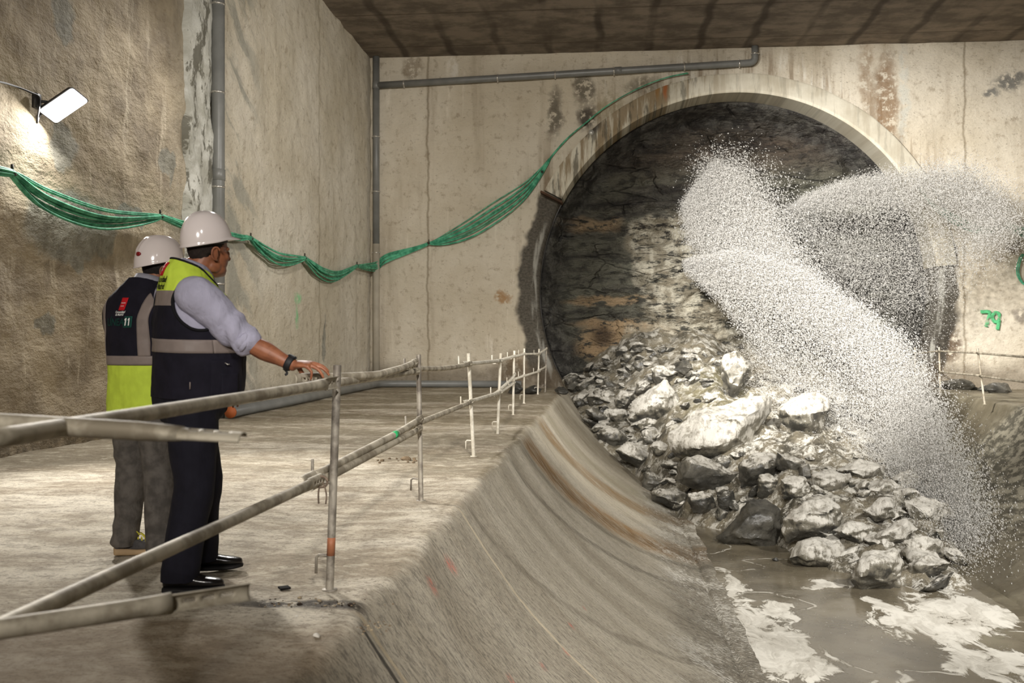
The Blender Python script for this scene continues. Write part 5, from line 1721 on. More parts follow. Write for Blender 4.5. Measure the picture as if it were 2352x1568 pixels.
PR_GREEN = simple('green_print', srgb(38, 92, 80), .7, .2)
PR_GREEN_D = simple('dark_green_print', srgb(20, 58, 52), .7, .2)
PR_BLACK = simple('black_print', srgb(24, 24, 24), .7, .2)

def root_frame(px, depth, phi_deg):
    phi = math.radians(phi_deg)
    g = W(px, 784, depth); g.z = 0
    R = Vector((CT, ST, 0)); Fw = Vector((-ST, CT, 0))
    f = R * math.sin(phi) + Fw * math.cos(phi)
    rz = math.atan2(-f.x, f.y)
    M = Matrix.Translation(g) @ Matrix.Rotation(rz, 4, 'Z')
    Mi = M.inverted()
    loc = lambda x, y, d: Mi @ W(x, y, d)
    # local direction that points to the right in the picture
    ldir = lambda deg: math.atan2(*( (lambda v: (v.y, v.x))(Mi.to_3x3() @ (R * math.cos(math.radians(deg)) + Fw * math.sin(math.radians(deg))))))
    return g, rz, loc, ldir

def hand(bm, wrist, fwd, up, side, spec, s=1.0, flip=1):
    """palm from the wrist along fwd; up = back of the hand; side = towards the thumb. spec: four (bend1, bend2, bend3) for index..little, then thumb"""
    fwd = fwd.normalized(); up = (up - fwd * up.dot(fwd)).normalized(); side = (side - fwd * side.dot(fwd) - up * side.dot(up)).normalized()
    at = lambda a, b, c: wrist + (fwd * a + side * b + up * c) * s
    # palm as a flattened loft
    rings = []
    for a, w, h, cu in ((-.015, .026, .019, 0), (.01, .029, .019, .002), (.04, .038, .017, .004), (.07, .042, .014, .004), (.09, .041, .011, .001)):
        rings.append([at(a, math.cos(t) * w, math.sin(t) * h + cu) for t in np.linspace(0, 2 * math.pi, 17)[:-1]])
    add_loft(bm, rings)
    lens = [(.043, .026, .021), (.048, .030, .023), (.044, .027, .022), (.034, .021, .019)]
    for k in range(4):
        b0 = .030 - .0205 * k
        p = at(.084 - (.004 if k in (0, 2) else .012 if k == 3 else 0), b0, .003)
        d = fwd.copy(); ax = fwd.cross(up)
        spread = (.10 - .07 * k)
        d = (d + side * spread).normalized()
        pts = [p - d * .02 * s, p]; rad = [.0098 * s, .0098 * s]
        ang = 0
        for j, L in enumerate(lens[k]):
            ang = spec[k][j]
            d = (Matrix.Rotation(-ang, 3, ax * 1.0) @ d) if True else d
            p = p + d * L * s
            pts.append(p.copy()); rad.append((.0086, .0078, .0066)[j] * s * (.88 if k == 3 else 1))
        limb(bm, pts, rad, 12, 3)
    # thumb from the side of the palm near its base
    p = at(.018, .024, -.006)
    d = (fwd * spec[4][0] + side * spec[4][1] + up * spec[4][2]).normalized()
    pts = [p - d * .008, p + d * .032 * s]; rad = [.0145 * s, .0115 * s]
    d2 = (d + fwd * .35 - up * spec[4][3]).normalized(); pts.append(pts[-1] + d2 * .032 * s); rad.append(.010 * s)
    d3 = (d2 + fwd * .25 - up * spec[4][3]).normalized(); pts.append(pts[-1] + d3 * .024 * s); rad.append(.0078 * s)
    limb(bm, pts, rad, 12, 3)

# ------------------------------------------------------------------ man nearest the rail
def man_a():
    g, rz, loc, ldir = root_frame(445, 5.0, 55)
    root = empty('person', g, rz, 'man in white hard hat and yellow-and-navy vest resting one hand on the rail', 'person', 'visitors in hard hats')
    skin = skin_mat('tanned_skin', srgb(128, 79, 55), srgb(148, 94, 66))
    T = Torso([(.90, .00, .02, .235, .205, 2.3), (1.0, .0, .025, .238, .205, 2.3), (1.12, 0, .025, .236, .205, 2.3), (1.25, 0, .012, .232, .190, 2.3), (1.36, 0, .0, .226, .170, 2.3), (1.44, 0, -.012, .212, .146, 2.2), (1.49, 0, -.018, .180, .124, 2.1), (1.53, 0, -.020, .135, .104, 2.0), (1.565, 0, -.012, .094, .088, 2.0), (1.60, 0, -.002, .078, .078, 2)], tilt=-.03, wrinkle=.010, seed=2)
    # ---- body: one continuous surface
    bm = bmesh.new()
    rows = rings_interp([(r[0], r[1], r[2], r[3] - .045, r[4] - .045, 2.2) for r in T.rows[:6]] + [(1.50, 0, -.02, .10, .08, 2), (1.56, .0, -.004, .062, .064, 2)], np.linspace(.86, 1.56, 26))
    add_loft(bm, [[Vector((*se(r[1], r[2], r[3], r[4], r[5], 2 * math.pi * k / 28), r[0])) for k in range(28)] for r in rows])
    hc = loc(473, 574, 5.02)
    hc = Vector((.010, .072, 1.668))
    limb(bm, [Vector((0, -.01, 1.46)), Vector((.004, .018, 1.545)), Vector((.012, .055, 1.62))], [.074, .070, .070], 20, 5)
    add_ell(bm, Vector((.0, -.002, 1.565)), (.062, .066, .06))
    yaw = math.radians(15)
    Rm = head_parts(bm, hc, yaw, -.05, 1.06)
    # arms
    sh = Vector((.185, -.045, 1.425)); el = loc(571, 787, 4.84); wr = loc(672, 838, 4.83)
    limb(bm, [sh, sh.lerp(el, .5), el], [.062, .055, .044], 16, 4)
    limb(bm, [el, el.lerp(wr, .35), el.lerp(wr, .8), wr], [.044, .049, .034, .029], 16, 4)
    kn = loc(716, 843, 4.80)
    upv = Vector((0, 0, 1))
    fw = (kn - wr).normalized()
    camr = (loc(800, 784, 4.8) - loc(700, 784, 4.8)).normalized()
    fwd = (loc(718, 838, 4.82) - wr).normalized()
    awayv = (loc(700, 784, 5.2) - loc(700, 784, 4.8)).normalized()
    # right hand: thumb side turned away from the camera and inward
    hand(bm, wr, fwd, (upv + awayv * -.25), (awayv * 1.0 + upv * .2), [(.30, .30, .28), (.34, .32, .30), (.42, .42, .32), (.72, .75, .4), (.30, .10, -.95, .15)], 1.04)
    # left arm bent across the front
    shl = Vector((-.185, -.045, 1.425)); ell = Vector((-.275, .0, 1.14)); wrl = loc(512, 872, 5.16)
    limb(bm, [shl, shl.lerp(ell, .5), ell], [.062, .055, .044], 16, 4)
    limb(bm, [ell, ell.lerp(wrl, .35), wrl], [.044, .047, .028], 16, 4)
    fl = (loc(541, 905, 5.14) - wrl).normalized()
    hand(bm, wrl, fl, (loc(545, 860, 5.0) - wrl), Vector((1, 0, .2)), [(.3, .5, .4), (.35, .55, .45), (.4, .6, .5), (.45, .6, .5), (.7, .7, -.2, .3)], .95)
    # legs inside the trousers
    heelR, heelL = on_floor(374, 1360), on_floor(428, 1311)
    Mi = (Matrix.Translation(g) @ Matrix.Rotation(rz, 4, 'Z')).inverted()
    heelR, heelL = Mi @ heelR, Mi @ heelL
    tR, tL = ldir(8), ldir(14)
    dirR = Vector((math.cos(tR), math.sin(tR), 0)); dirL = Vector((math.cos(tL), math.sin(tL), 0))
    anR = heelR + dirR * .065 + Vector((0, 0, .085)); anL = heelL + dirL * .065 + Vector((0, 0, .085))
    hipR, hipL = Vector((.095, -.035, .90)), Vector((-.095, -.02, .90))
    knR = hipR.lerp(anR, .5) + dirR * .045; knL = hipL.lerp(anL, .5) + dirL * .05
    for h, k, a in ((hipR, knR, anR), (hipL, knL, anL)):
        limb(bm, [h, h.lerp(k, .5), k, k.lerp(a, .35), a], [.085, .075, .055, .050, .036], 14, 3)
    for he, d in ((heelR, dirR), (heelL, dirL)):
        add_ell(bm, he + d * .12 + Vector((0, 0, .052)), (.095, .030, .022), Matrix.Rotation(math.atan2(d.y, d.x), 3, 'Z'))
    body = remeshed('body', bm, skin, root, .0042, 3)
    tag(body, 'tanned skin of face, neck, forearm and hand')
    eyes(hc, Rm, body, 1.06)
    hm = simple('dark_hair', srgb(40, 31, 27), .8, .25, var=.3, scale=80, bump=.5, bscale=220, bdist=.004)
    hair(hc, Rm, root, hm, -.088, .045, 1.06, .005, -.022)
    helmet(hc + Rm @ Vector((0, -.012, .040)), Rm, root, .24, 1, None, .134, .110, .148, .004)
    # ---- trousers
    bm = bmesh.new()
    def leg(h, k, a, d):
        toe = d
        pts = [h + Vector((0, 0, .04)), h.lerp(k, .45), k, k.lerp(a, .45), a + Vector((0, 0, -.045)) + d * .01]
        limb(bm, pts, [.125, .122, .100, .092, .088], 22, 5, None)
    leg(hipR, knR, anR, dirR); leg(hipL, knL, anL, dirL)
    add_loft(bm, [[Vector((*se(0, -.015, a, b, 2.2, 2 * math.pi * k / 26), z)) for k in range(26)] for z, a, b in ((.80, .15, .13), (.86, .20, .17), (.93, .208, .18), (1.0, .20, .17), (1.06, .19, .155))])
    for v in bm.verts:
        w = .013 * fract((v.co.x * 7, v.co.y * 7, v.co.z * 3.2 + 4), 4) + .016 * fract((v.co.x * 3, v.co.y * 3, v.co.z * 14), 2) * (sstep(.35, .10, v.co.z) + .6 * math.exp(-((v.co.z - .52) / .1) ** 2))
        v.co += Vector((v.co.x, v.co.y, 0)).normalized() * w
    tr = remeshed('trousers', bm, TROUS_A, root, .0075, 4)
    me = tr.data
    bm = bmesh.new(); bm.from_mesh(me)
    bmesh.ops.delete(bm, geom=[v for v in bm.verts if v.co.z < .05], context='VERTS')
    bm.to_mesh(me); bm.free()
    shoe('shoe', heelR, tR, .285, LEATHER, SOLE_DK, root)
    shoe('shoe', heelL, tL, .285, LEATHER, SOLE_DK, root)
    # ---- shirt sleeves and collar
    bm = bmesh.new()
    cuff = sh.lerp(el, .97)
    mid = sh.lerp(el, .5) + Vector((0, 0, -.008))
    limb(bm, [Vector((.12, -.04, 1.43)), sh + Vector((.012, 0, -.01)), sh.lerp(el, .35), sh.lerp(el, .68) + Vector((0, 0, -.006)), cuff], [.092, .094, .090, .082, .070], 24, 7)
    limb(bm, [Vector((-.12, -.04, 1.43)), shl, shl.lerp(ell, .5), ell, ell.lerp(wrl, .12)], [.098, .098, .086, .07, .066], 20, 5)
    ax = (el - sh).normalized()
    for v in bm.verts:
        t = (v.co - sh).dot(ax)
        if v.co.x > 0:
            rad = (v.co - sh - ax * t)
            if rad.length > 1e-6:
                fold = .010 * fract((v.co.x * 6, v.co.y * 6, v.co.z * 6), 3) + .009 * math.sin(t * 52 + 4 * fract((v.co.x * 5, v.co.y * 5, v.co.z * 5), 2) + rad.normalized().z * 2.2) * sstep(.08, .28, t)
                v.co += rad.normalized() * fold
    sl = remeshed('shirt', bm, SHIRT_A, root, .006, 3)
    bm = bmesh.new()
    for k, (t, r, w) in enumerate(((.935, .071, .020), (.99, .067, .018))):
        c0 = sh.lerp(el, t)
        pts = [c0 + ax * q for q in (-w, -w * .6, w * .6, w)]
        rings = add_tube(bm, pts, [r * .93, r * 1.05, r * 1.04, r * .90], 26)
    for v in bm.verts:
        v.co += (v.co - sh - ax * (v.co - sh).dot(ax)).normalized() * .007 * fract((v.co.x * 16, v.co.y * 16, v.co.z * 16 + 3), 3)
    obj_bm('rolled_cuff', bm, SHIRT_A, sl)
    bm = bmesh.new()
    pr = []
    for z, a, b, cy in ((1.515, .092, .088, -.004), (1.56, .080, .078, .012), (1.60, .072, .074, .022), (1.603, .080, .082, .022), (1.565, .092, .090, .010), (1.53, .105, .100, -.002)):
        ring = []
        for k in range(36):
            t = 2 * math.pi * k / 36
            fr = max(0, math.sin(t)); bk = max(0, -math.sin(t))
            ring.append(Vector((math.cos(t) * a, cy + math.sin(t) * b, z - .05 * fr ** 2 - .012 - .42 * (cy + math.sin(t) * b))))
        pr.append(ring)
    add_loft(bm, pr, False)
    co = obj_bm('collar', bm, SHIRT_A, sl)
    co.modifiers.new('t', 'SOLIDIFY').thickness = .003
    # ---- vest
    T.shell(.98, 1.555, -.006, SHIRT_A, None, sl, 'shirt_body', 64, .02, .003)
    zy, zb0, zb1, zh = 1.440, 1.150, 1.215, .925
    arm_c = [(s, -.038, 1.365) for s in (1, -1)]
    def in_hole(ang, z):
        p = T.pt(ang, z)
        return abs(p.x) > .10 and ((p.y + .035) / .104) ** 2 + ((z - 1.378) / .118) ** 2 < 1
    vest = T.shell(zh, 1.575, .012, [HIVIZ, NAVY, REFL], lambda z, a: 0 if z > zy else 2 if z > zy - .062 else 1, root, 'vest', 216, .0058, .004, in_hole)
    T.strip(lambda u, v: T.pt(2 * math.pi * u, zb0 + (zb1 - zb0) * v, .0145), 120, 5, REFL, vest, 'reflective_band')
    for s in (1, -1):
        pts = []
        for q in np.linspace(0, 2 * math.pi, 49):
            yy, zz = -.035 + .104 * math.cos(q), 1.378 + .118 * math.sin(q)
            # find the angle on the shell whose y matches
            best = min(np.linspace(-1.45, 1.45, 117), key=lambda a: abs(T.pt(a if s > 0 else math.pi - a, zz).y - yy))
            pts.append(T.pt(best if s > 0 else math.pi - best, zz, .014))
        pts = [(pts[i - 1 if i else -2] + pts[i] * 2 + pts[(i + 1) % 48]) / 4 for i in range(48)] ; pts.append(pts[0])
        bm = bmesh.new(); add_tube(bm, pts, .0075, 8, False)
        obj_bm('armhole_trim', bm, BLACK_TRIM, vest)
    bm = bmesh.new()
    nk = [T.pt(t, 1.572 - .07 * max(0, math.sin(t)) ** 2, .013) for t in np.linspace(0, 2 * math.pi, 49)]
    add_tube(bm, nk, .006, 8, False)
    fr = [T.pt(math.pi / 2 - .06, z, .016) for z in np.linspace(1.50, zh, 30)]
    add_tube(bm, fr, .006, 8)
    obj_bm('edge_trim', bm, BLACK_TRIM, vest)
    # pocket on the right front, with flap and zip puller
    T.strip(lambda u, v: T.pt(math.radians(-6 + 46 * u), .945 + .175 * v, .020 + .012 * math.sin(math.pi * u) * math.sin(math.pi * v)), 20, 16, NAVY, vest, 'pocket')
    p2 = T.strip(lambda u, v: T.pt(math.radians(6 + 22 * u), .955 + .10 * v, .032 + .004 * math.sin(math.pi * u)), 12, 10, NAVY, vest, 'small_pocket')
    bm = bmesh.new()
    c0 = T.pt(math.radians(10), 1.105, .036)
    add_tube(bm, [c0, c0 + Vector((.006, .012, -.008)), c0 + Vector((.008, .020, -.006))], .003, 6)
    obj_bm('zip_puller', bm, CLAMP, vest)
    bm = bmesh.new(); c1 = T.pt(math.radians(-30), .995, .017); add_box(bm, c1, (.003, .006, .035))
    obj_bm('side_tab', bm, REFL, vest)
    # prints on the yellow back
    flag_logo(T, .0, 1.520, .045, .055, .0155, vest, PR_WHITE, PR_RED, .15)
    text_on(T, 'Comunidad', .030, .0, 1.470, .0155, PR_BLACK, vest, 'lettering', .1, .0006)
    text_on(T, 'de Madrid', .030, .0, 1.446, .0155, PR_BLACK, vest, 'lettering', .1, .0006)
    # ---- watch
    wroot = empty('wristwatch', wr); wroot.parent = root
    axw = (wr - el).normalized()
    wc = axw * -.018
    bm = bmesh.new()
    x = axw.orthogonal().normalized(); y = axw.cross(x)
    ring = [wc + (x * math.cos(t) + y * math.sin(t)) * .0335 for t in np.linspace(0, 2 * math.pi, 41)]
    add_tube(bm, ring, .0165, 10, False, [(.22, 1)] * 41, axw)
    rub = simple('watch_rubber', srgb(34, 33, 34), .6, .3)
    obj_bm('strap', bm, rub, wroot)
    topd = (Vector((0, 0, 1)) - axw * axw.z).normalized(); sd = axw.cross(topd)
    rot = Matrix((axw, sd, topd)).transposed()
    bm = bmesh.new(); add_box(bm, wc + topd * .036, (.042, .036, .012), rot)
    bmesh.ops.bevel(bm, geom=bm.edges[:], offset=.004, segments=2, affect='EDGES')
    obj_bm('case', bm, rub, wroot)
    bm = bmesh.new(); add_box(bm, wc + topd * .042, (.024, .024, .003), rot)
    obj_bm('face', bm, simple('watch_glass', srgb(120, 124, 126), .12, .6), wroot, False)
    bm = bmesh.new(); b0 = wc - topd * .034
    add_tube(bm, catmull([b0 - axw * .014, b0 + axw * .004 - topd * .006, b0 + axw * .012 - topd * .016, b0 + axw * .006 - topd * .026], 5), .006, 8, True, [(.3, 1)] * 16)
    obj_bm('strap_tail', bm, rub, wroot)
    return root
man_a()

# ------------------------------------------------------------------ man farther from the rail
def man_b():
    g, rz, loc, ldir = root_frame(327, 5.56, 32)
    Mi = (Matrix.Translation(g) @ Matrix.Rotation(rz, 4, 'Z')).inverted()
    root = empty('person', g, rz, 'man in sticker-marked white hard hat and navy vest with yellow hem, seen from behind', 'person', 'visitors in hard hats')
    skin = skin_mat('olive_skin', srgb(128, 82, 58), srgb(150, 98, 70))
    T = Torso([(.78, .0, .01, .198, .158, 2.3), (.90, 0, .01, .198, .156, 2.3), (1.05, 0, .01, .196, .155, 2.3), (1.20, 0, .0, .205, .150, 2.3), (1.32, 0, -.005, .222, .142, 2.3), (1.39, 0, -.008, .234, .126, 2.2), (1.44, 0, -.008, .194, .114, 2.1), (1.48, .006, .0, .150, .100, 2.0), (1.515, .012, .010, .105, .086, 2.0), (1.545, .014, .02, .080, .076, 2)], tilt=.0, wrinkle=.008, seed=9, slope=(1.36, 1.54, .28))
    bm = bmesh.new()
    rows = rings_interp([(r[0], r[1], r[2], r[3] - .04, r[4] - .035, 2.2) for r in T.rows[1:7]] + [(1.50, .012, .015, .072, .066, 2)], np.linspace(.86, 1.50, 24))
    add_loft(bm, [[Vector((*se(r[1], r[2], r[3], r[4], r[5], 2 * math.pi * k / 28), r[0])) for k in range(28)] for r in rows])
    hc = Vector((.040, .105, 1.618))
    limb(bm, [Vector((.01, .0, 1.43)), Vector((.02, .035, 1.50)), Vector((.032, .075, 1.57))], [.066, .06, .06], 20, 5)
    Rm = head_parts(bm, hc, math.radians(-22), -.12, 1.0)
    for s in (1, -1):
        sh = Vector((s * .175, -.01, 1.375)); el = Vector((s * .20, .13, 1.13)); wr = Vector((-s * .02, .25, 1.14 + .03 * s))
        limb(bm, [sh, sh.lerp(el, .5), el], [.058, .05, .042], 16, 4)
        limb(bm, [el, el.lerp(wr, .4), wr], [.042, .044, .028], 16, 4)
        hand(bm, wr, Vector((-s, .05, .05)), Vector((0, 1, .2)), Vector((0, .2, 1)), [(.3, .4, .3), (.3, .45, .35), (.35, .5, .35), (.4, .5, .4), (.7, .6, .0, .2)], .95)
    heelL, heelR = Mi @ on_floor(262, 1277), Mi @ on_floor(338, 1290)
    tL, tR = ldir(24), ldir(20)
    dL = Vector((math.cos(tL), math.sin(tL), 0)); dR = Vector((math.cos(tR), math.sin(tR), 0))
    anL = heelL + dL * .06 + Vector((0, 0, .085)); anR = heelR + dR * .06 + Vector((0, 0, .085))
    hipR, hipL = Vector((.09, .0, .86)), Vector((-.09, .0, .86))
    knR = hipR.lerp(anR, .5) + Vector((0, .02, 0)); knL = hipL.lerp(anL, .5) + Vector((0, .02, 0))
    for h, k, a in ((hipR, knR, anR), (hipL, knL, anL)):
        limb(bm, [h, h.lerp(k, .5), k, k.lerp(a, .35), a], [.08, .07, .052, .048, .035], 14, 3)
    for he, d in ((heelR, dR), (heelL, dL)):
        add_ell(bm, he + d * .12 + Vector((0, 0, .055)), (.09, .030, .024), Matrix.Rotation(math.atan2(d.y, d.x), 3, 'Z'))
    body = remeshed('body', bm, skin, root, .0045, 3)
    eyes(hc, Rm, body)
    hm = simple('black_hair', srgb(30, 25, 23), .75, .3, var=.3, scale=70, bump=.6, bscale=160, bdist=.006)
    hair(hc, Rm, root, hm, -.098, .045, 1.0, .012, -.040)
    helmet(hc + Rm @ Vector((0, -.020, .035)), Rm, root, .20, 3, (math.radians(-68), .040), .138, .112, .142, .022)
    bm = bmesh.new()
    for h, k, a, d in ((hipR, knR, anR, dR), (hipL, knL, anL, dL)):
        limb(bm, [h + Vector((0, 0, .03)), h.lerp(k, .45), k, k.lerp(a, .45), a + Vector((0, 0, -.012))], [.105, .098, .085, .078, .070], 22, 5)
    add_loft(bm, [[Vector((*se(0, .0, a, b, 2.2, 2 * math.pi * k / 26), z)) for k in range(26)] for z, a, b in ((.76, .13, .10), (.82, .165, .125), (.90, .178, .138), (.98, .172, .13))])
    for v in bm.verts:
        w = .012 * fract((v.co.x * 7, v.co.y * 7, v.co.z * 4 + 1), 4) + .026 * fract((v.co.x * 4, v.co.y * 4, v.co.z * 15), 3) * (sstep(.40, .12, v.co.z) + .6 * math.exp(-((v.co.z - .55) / .12) ** 2))
        v.co += Vector((v.co.x, v.co.y, 0)).normalized() * w
    tr = remeshed('trousers', bm, TROUS_B, root, .0075, 3)
    bm = bmesh.new(); bm.from_mesh(tr.data)
    bmesh.ops.delete(bm, geom=[v for v in bm.verts if v.co.z < .052], context='VERTS')
    bm.to_mesh(tr.data); bm.free()
    up = simple('grey_knit_upper', srgb(74, 72, 72), .85, .2, var=.3, scale=30)
    so = simple('tan_rubber_sole', srgb(168, 142, 108), .7, .3, var=.12)
    lace = simple('yellow_lace', srgb(196, 186, 60), .7, .2)
    for he, t in ((heelL, tL), (heelR, tR)):
        sr, D, S = shoe('sneaker', he, t, .275, up, so, root, True)
        bm = bmesh.new()
        for q in range(5):
            c = D * (.105 + .02 * q) + Vector((0, 0, .112 - .0085 * q))
            add_tube(bm, [c + S * .034 + Vector((0, 0, -.012)), c + Vector((0, 0, .003)), c - S * .034 + Vector((0, 0, -.012))], .004, 6)
        c = D * .11 + Vector((0, 0, .118))
        for s in (1, -1):
            add_tube(bm, catmull([c, c + S * s * .03 + Vector((0, 0, .022)), c + S * s * .055 + D * .02 + Vector((0, 0, .004)), c + S * s * .02 + D * .015 + Vector((0, 0, -.002))], 5), .0032, 6)
            add_tube(bm, catmull([c, c + S * s * .03 + D * .03, c + S * s * .045 + D * .06 + Vector((0, 0, -.03))], 5), .0032, 6)
        obj_bm('shoelace', bm, lace, sr)
    # shirt: sleeves and collar
    bm = bmesh.new()
    for s in (1, -1):
        sh = Vector((s * .165, -.01, 1.372)); el = Vector((s * .20, .13, 1.13)); wr = Vector((-s * .02, .25, 1.14 + .03 * s))
        limb(bm, [Vector((s * .11, -.01, 1.375)), sh, sh.lerp(el, .5), el, el.lerp(wr, .75)], [.082, .080, .068, .058, .046], 20, 5)
    sl = remeshed('shirt', bm, SHIRT_B, root, .007, 3)
    bm = bmesh.new(); pr = []
    for z, a, b, cy in ((1.475, .090, .084, .012), (1.52, .074, .074, .030), (1.555, .068, .072, .042), (1.558, .075, .079, .042), (1.525, .084, .086, .030), (1.495, .096, .094, .016)):
        pr.append([Vector((.016 + math.cos(t) * a, cy + math.sin(t) * b, z - .05 * max(0, math.sin(t)) ** 2 - .28 * (math.sin(t) * b))) for t in np.linspace(0, 2 * math.pi, 37)[:-1]])
    add_loft(bm, pr, False)
    co = obj_bm('collar', bm, SHIRT_B, sl); co.modifiers.new('t', 'SOLIDIFY').thickness = .003
    # vest
    T.shell(.88, 1.51, -.006, SHIRT_B, None, sl, 'shirt_body', 64, .02, .003)
    zn = 1.072
    def in_hole(ang, z):
        p = T.pt(ang, z)
        return abs(p.x) > .10 and ((p.y - .0) / .088) ** 2 + ((z - 1.315) / .118) ** 2 < 1
    vest = T.shell(.795, 1.53, .012, [NAVY, HIVIZ], lambda z, a: 0 if z > zn else 1, root, 'vest', 216, .0058, .004, in_hole)
    T.strip(lambda u, v: T.pt(2 * math.pi * u, zn + .05 * v, .0145), 120, 4, REFL, vest, 'reflective_band')
    for s in (1, -1):
        def col(u, v):
            z = 1.12 + .335 * v
            x = .135 + .055 * u + .03 * sstep(.55, 1, v)
            lim = rings_interp(T.rows, [z])[0][3] * .93
            return T.back(s * min(x, lim) if s > 0 else -min(x, lim), z, .0148)
        T.strip(col, 6, 40, REFL, vest, 'reflective_strip')
        pts = []
        for q in np.linspace(0, 2 * math.pi, 49):
            yy, zz = .088 * math.cos(q), 1.315 + .118 * math.sin(q)
            best = min(np.linspace(-1.45, 1.45, 117), key=lambda a: abs(T.pt(a if s > 0 else math.pi - a, zz).y - yy))
            pts.append(T.pt(best if s > 0 else math.pi - best, zz, .016))
        pts = [(pts[i - 1 if i else -2] + pts[i] * 2 + pts[(i + 1) % 48]) / 4 for i in range(48)]; pts.append(pts[0])
        bm = bmesh.new(); add_tube(bm, pts, .0075, 8, False)
        obj_bm('armhole_trim', bm, BLACK_TRIM, vest)
    # prints on the back
    flag_logo(T, .020, 1.398, .048, .058, .0155, vest, PR_WHITE, PR_RED, .3)
    text_on(T, 'Comunidad', .0170, .012, 1.355, .0155, PR_WHITE, vest, 'lettering', .2, .0004)
    text_on(T, 'de Madrid', .0170, .008, 1.341, .0155, PR_WHITE, vest, 'lettering', .2, .0004)
    text_on(T, 'L\u00cdNEA', .056, -.022, 1.287, .0155, PR_GREEN_D, vest, 'lettering', .1, .0012)
    o = quad_on(T, .048, .102, 1.276, 1.336, .0150, PR_GREEN, vest, 'number_box', .12)
    quad_on(T, .0515, .0985, 1.280, 1.332, .0160, PR_GREEN_D, o, 'box_fill', .12)
    for dx in (-.011, .011):
        bm = bmesh.new()
        sh1 = [(-.0075, .0235), (-.0015, .031), (.0045, .031), (.0045, -.010), (-.002, -.010), (-.002, .0215), (-.0075, .0175)]
        bm.faces.new([bm.verts.new(T.back(.075 + dx + x + .12 * z, 1.296 + z, .0174)) for x, z in sh1])
        obj_bm('digit', bm, PR_WHITE, o, False)
    return root
man_b()
# ================================================================== jets of white water
def spray_material():
    n = NB('water_drops', .35, .5)
    n.color((.97, .955, .92, 1))
    tl = n.t.nodes.new('ShaderNodeBsdfTranslucent'); tl.inputs[0].default_value = (.97, .955, .92, 1)
    mx = n.t.nodes.new('ShaderNodeMixShader'); mx.inputs[0].default_value = .5
    n.t.links.new(n.b.outputs[0], mx.inputs[1]); n.t.links.new(tl.outputs[0], mx.inputs[2])
    n.t.links.new(mx.outputs[0], n.t.nodes['Material Output'].inputs[0])
    n.b.inputs['Transmission Weight'].default_value = 0.0
    n.b.inputs['Subsurface Weight'].default_value = 0.0
    return n.m
DROP = spray_material()
RNG = np.random.default_rng(11)
RXa = np.array([CT, ST, 0.0]); FWa = np.array([-ST, CT, 0.0])
def Wn(px, py, s):
    dx, dz = (px - 1176) / F_PX, -(py - 784) / F_PX
    return np.stack([(dx * CT - ST) * s, (dx * ST + CT) * s, CAM_Z + dz * s], -1)
def poly_at(poly, t):
    P = np.array(poly, float)
    L = np.concatenate([[0], np.cumsum(np.hypot(*(np.diff(P[:, :2], axis=0).T)))]); L /= L[-1]
    return np.stack([np.interp(t, L, P[:, k]) for k in range(P.shape[1])], -1)
def jet(name, upper, lower, n, tdist, vdist, jit, size, label, thick=(.25, .8), stretch=1.6, mist=0.0):
    """drops between an upper and a lower flight path; each path lists (px, py, depth)"""
    t = tdist(n); v = vdist(n, t)
    A, B = poly_at(upper, t), poly_at(lower, t)
    A2, B2 = poly_at(upper, np.clip(t + .01, 0, 1)), poly_at(lower, np.clip(t + .01, 0, 1))
    C = A * (1 - v[:, None]) + B * v[:, None]; C2 = A2 * (1 - v[:, None]) + B2 * v[:, None]
    p = Wn(C[:, 0], C[:, 1], C[:, 2]); p2 = Wn(C2[:, 0], C2[:, 1], C2[:, 2])
    d = p2 - p; d /= np.linalg.norm(d, axis=1, keepdims=True) + 1e-9
    j = jit[0] + (jit[1] - jit[0]) * t
    p = p + RNG.normal(size=(n, 3)) * j[:, None]
    th = thick[0] + (thick[1] - thick[0]) * t
    p = p + FWa * (RNG.normal(size=n) * th)[:, None]
    sz = size[0] + (size[1] - size[0]) * RNG.random(n) ** 2.6
    # tetrahedra drawn out along the flight
    base = np.array([[1, 1, 1], [1, -1, -1], [-1, 1, -1], [-1, -1, 1]], float) / 1.732
    q = RNG.normal(size=(n, 3)); q -= d * (q * d).sum(1, keepdims=True); q /= np.linalg.norm(q, axis=1, keepdims=True) + 1e-9
    r = np.cross(d, q)
    V = p[:, None, :] + sz[:, None, None] * (base[None, :, 0:1] * d[:, None, :] * stretch + base[None, :, 1:2] * q[:, None, :] + base[None, :, 2:3] * r[:, None, :])
    keep = np.ones(n, bool)
    hz = p[:, 2] > WATER_Z
    keep &= hz & (p[:, 1] < 26.9)
    V = V[keep].reshape(-1, 3); m = len(V) // 4
    tri = np.array([[0, 1, 2], [0, 3, 1], [0, 2, 3], [1, 3, 2]])
    Fc = (np.arange(m)[:, None, None] * 4 + tri[None]).reshape(-1, 3)
    me = bpy.data.meshes.new(name)
    me.vertices.add(len(V)); me.vertices.foreach_set('co', V.astype(np.float32).ravel())
    me.loops.add(len(Fc) * 3); me.loops.foreach_set('vertex_index', Fc.astype(np.int32).ravel())
    me.polygons.add(len(Fc)); me.polygons.foreach_set('loop_start', np.arange(0, len(Fc) * 3, 3, dtype=np.int32))
    me.update(calc_edges=True)
    o = link(name, me, DROP, None, False)
    tag(o, label, 'water spray', 'jets of white water', 'stuff')
    return o
U = lambda n: RNG.random(n)
DENS = 1.0
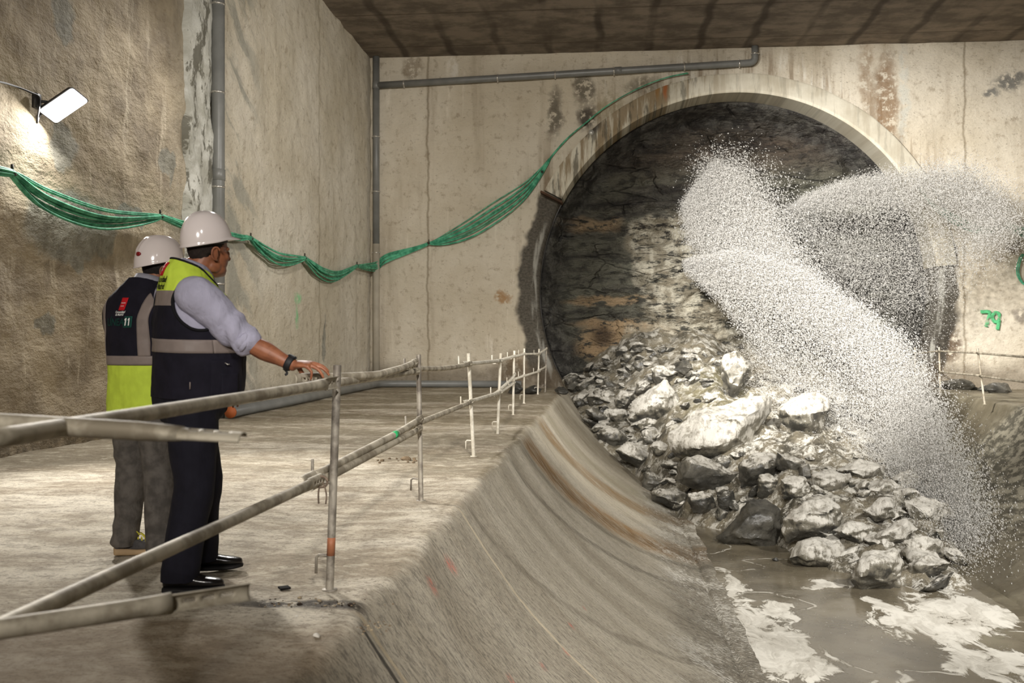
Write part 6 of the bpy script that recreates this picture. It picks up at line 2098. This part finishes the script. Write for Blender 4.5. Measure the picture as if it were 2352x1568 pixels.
# rising plume in front of the rock face
jet('spray', [(1640, 372, 25.2), (1700, 395, 24.6), (1770, 480, 24.0), (1830, 590, 23.2), (1900, 700, 22.5)], [(1572, 470, 25.4), (1578, 520, 25.2), (1590, 560, 25.0), (1640, 600, 24.6), (1760, 660, 23.8)], int(105000 * DENS),
    lambda n: U(n) ** 1.15, lambda n, t: np.clip(U(n) ** 1.0, 0, 1), (.08, .28), (.006, .017), 'tall plume of white water bursting up in front of the rock face', (.2, .6))
jet('spray', [(1630, 366, 25.2), (1720, 380, 24.6), (1790, 470, 24.0), (1860, 620, 23.2)], [(1600, 400, 25.4), (1680, 430, 25.2), (1760, 540, 24.4), (1800, 620, 23.6)], int(14000 * DENS),
    lambda n: U(n), lambda n, t: U(n), (.25, .5), (.006, .02), 'loose drops flying off the tall plume', (.3, .6))
# main stream arching down over the boulders
jet('spray', [(1576, 600, 25.0), (1700, 578, 23.6), (1830, 625, 22.2), (1960, 705, 20.8), (2070, 800, 19.4), (2130, 930, 18.0), (2185, 1120, 16.6), (2240, 1340, 15.0)],
    [(1576, 622, 25.0), (1650, 690, 24.0), (1720, 780, 23.0), (1800, 880, 22.0), (1880, 980, 20.4), (1950, 1080, 18.6), (2010, 1190, 16.8), (2090, 1330, 14.8)], int(250000 * DENS),
    lambda n: U(n) ** 1.0, lambda n, t: np.where(U(n) < .6, np.abs(RNG.normal(size=n)) * .22, U(n)) , (.04, .24), (.005, .0135), 'broad curtain of white water arching down onto the boulders', (.15, .8), 2.6)
# jet thrown across to the right
jet('spray', [(1796, 492, 25.6), (1850, 452, 24.9), (1940, 420, 24.2), (2040, 402, 23.6), (2130, 398, 23.2), (2205, 394, 22.9), (2270, 450, 22.8), (2310, 530, 22.8)],
    [(1800, 500, 25.6), (1840, 530, 25.0), (1900, 600, 24.4), (1990, 680, 23.8), (2080, 720, 23.4), (2150, 690, 23.2), (2230, 620, 23.0), (2290, 560, 22.9)], int(120000 * DENS),
    lambda n: U(n) ** .8, lambda n, t: np.where(U(n) < .62, np.abs(RNG.normal(size=n)) * .15, U(n) ** 1.2), (.03, .26), (.005, .015), 'jet of white water flung to the right across the arch', (.1, .5))
# fall-out hanging under the jets
jet('spray', [(1900, 560, 24.6), (2050, 560, 24.0), (2150, 560, 23.5)], [(1880, 700, 24.4), (2020, 900, 23.6), (2120, 1000, 23.0)], int(26000 * DENS), lambda n: U(n), lambda n, t: U(n) ** 1.6, (.3, .4), (.004, .011), 'thin rain of drops falling under the right jet', (.3, .5), 2.2)
jet('spray', [(1700, 780, 22.5), (1900, 900, 20.5), (2060, 1050, 18.0), (2200, 1200, 16.0)], [(1720, 900, 22.0), (1850, 1050, 19.5), (1950, 1200, 17.0), (2080, 1380, 14.4)], int(36000 * DENS), lambda n: U(n), lambda n, t: U(n), (.2, .35), (.003, .010), 'splash rebounding off the boulders under the main stream', (.3, .6), 1.4)
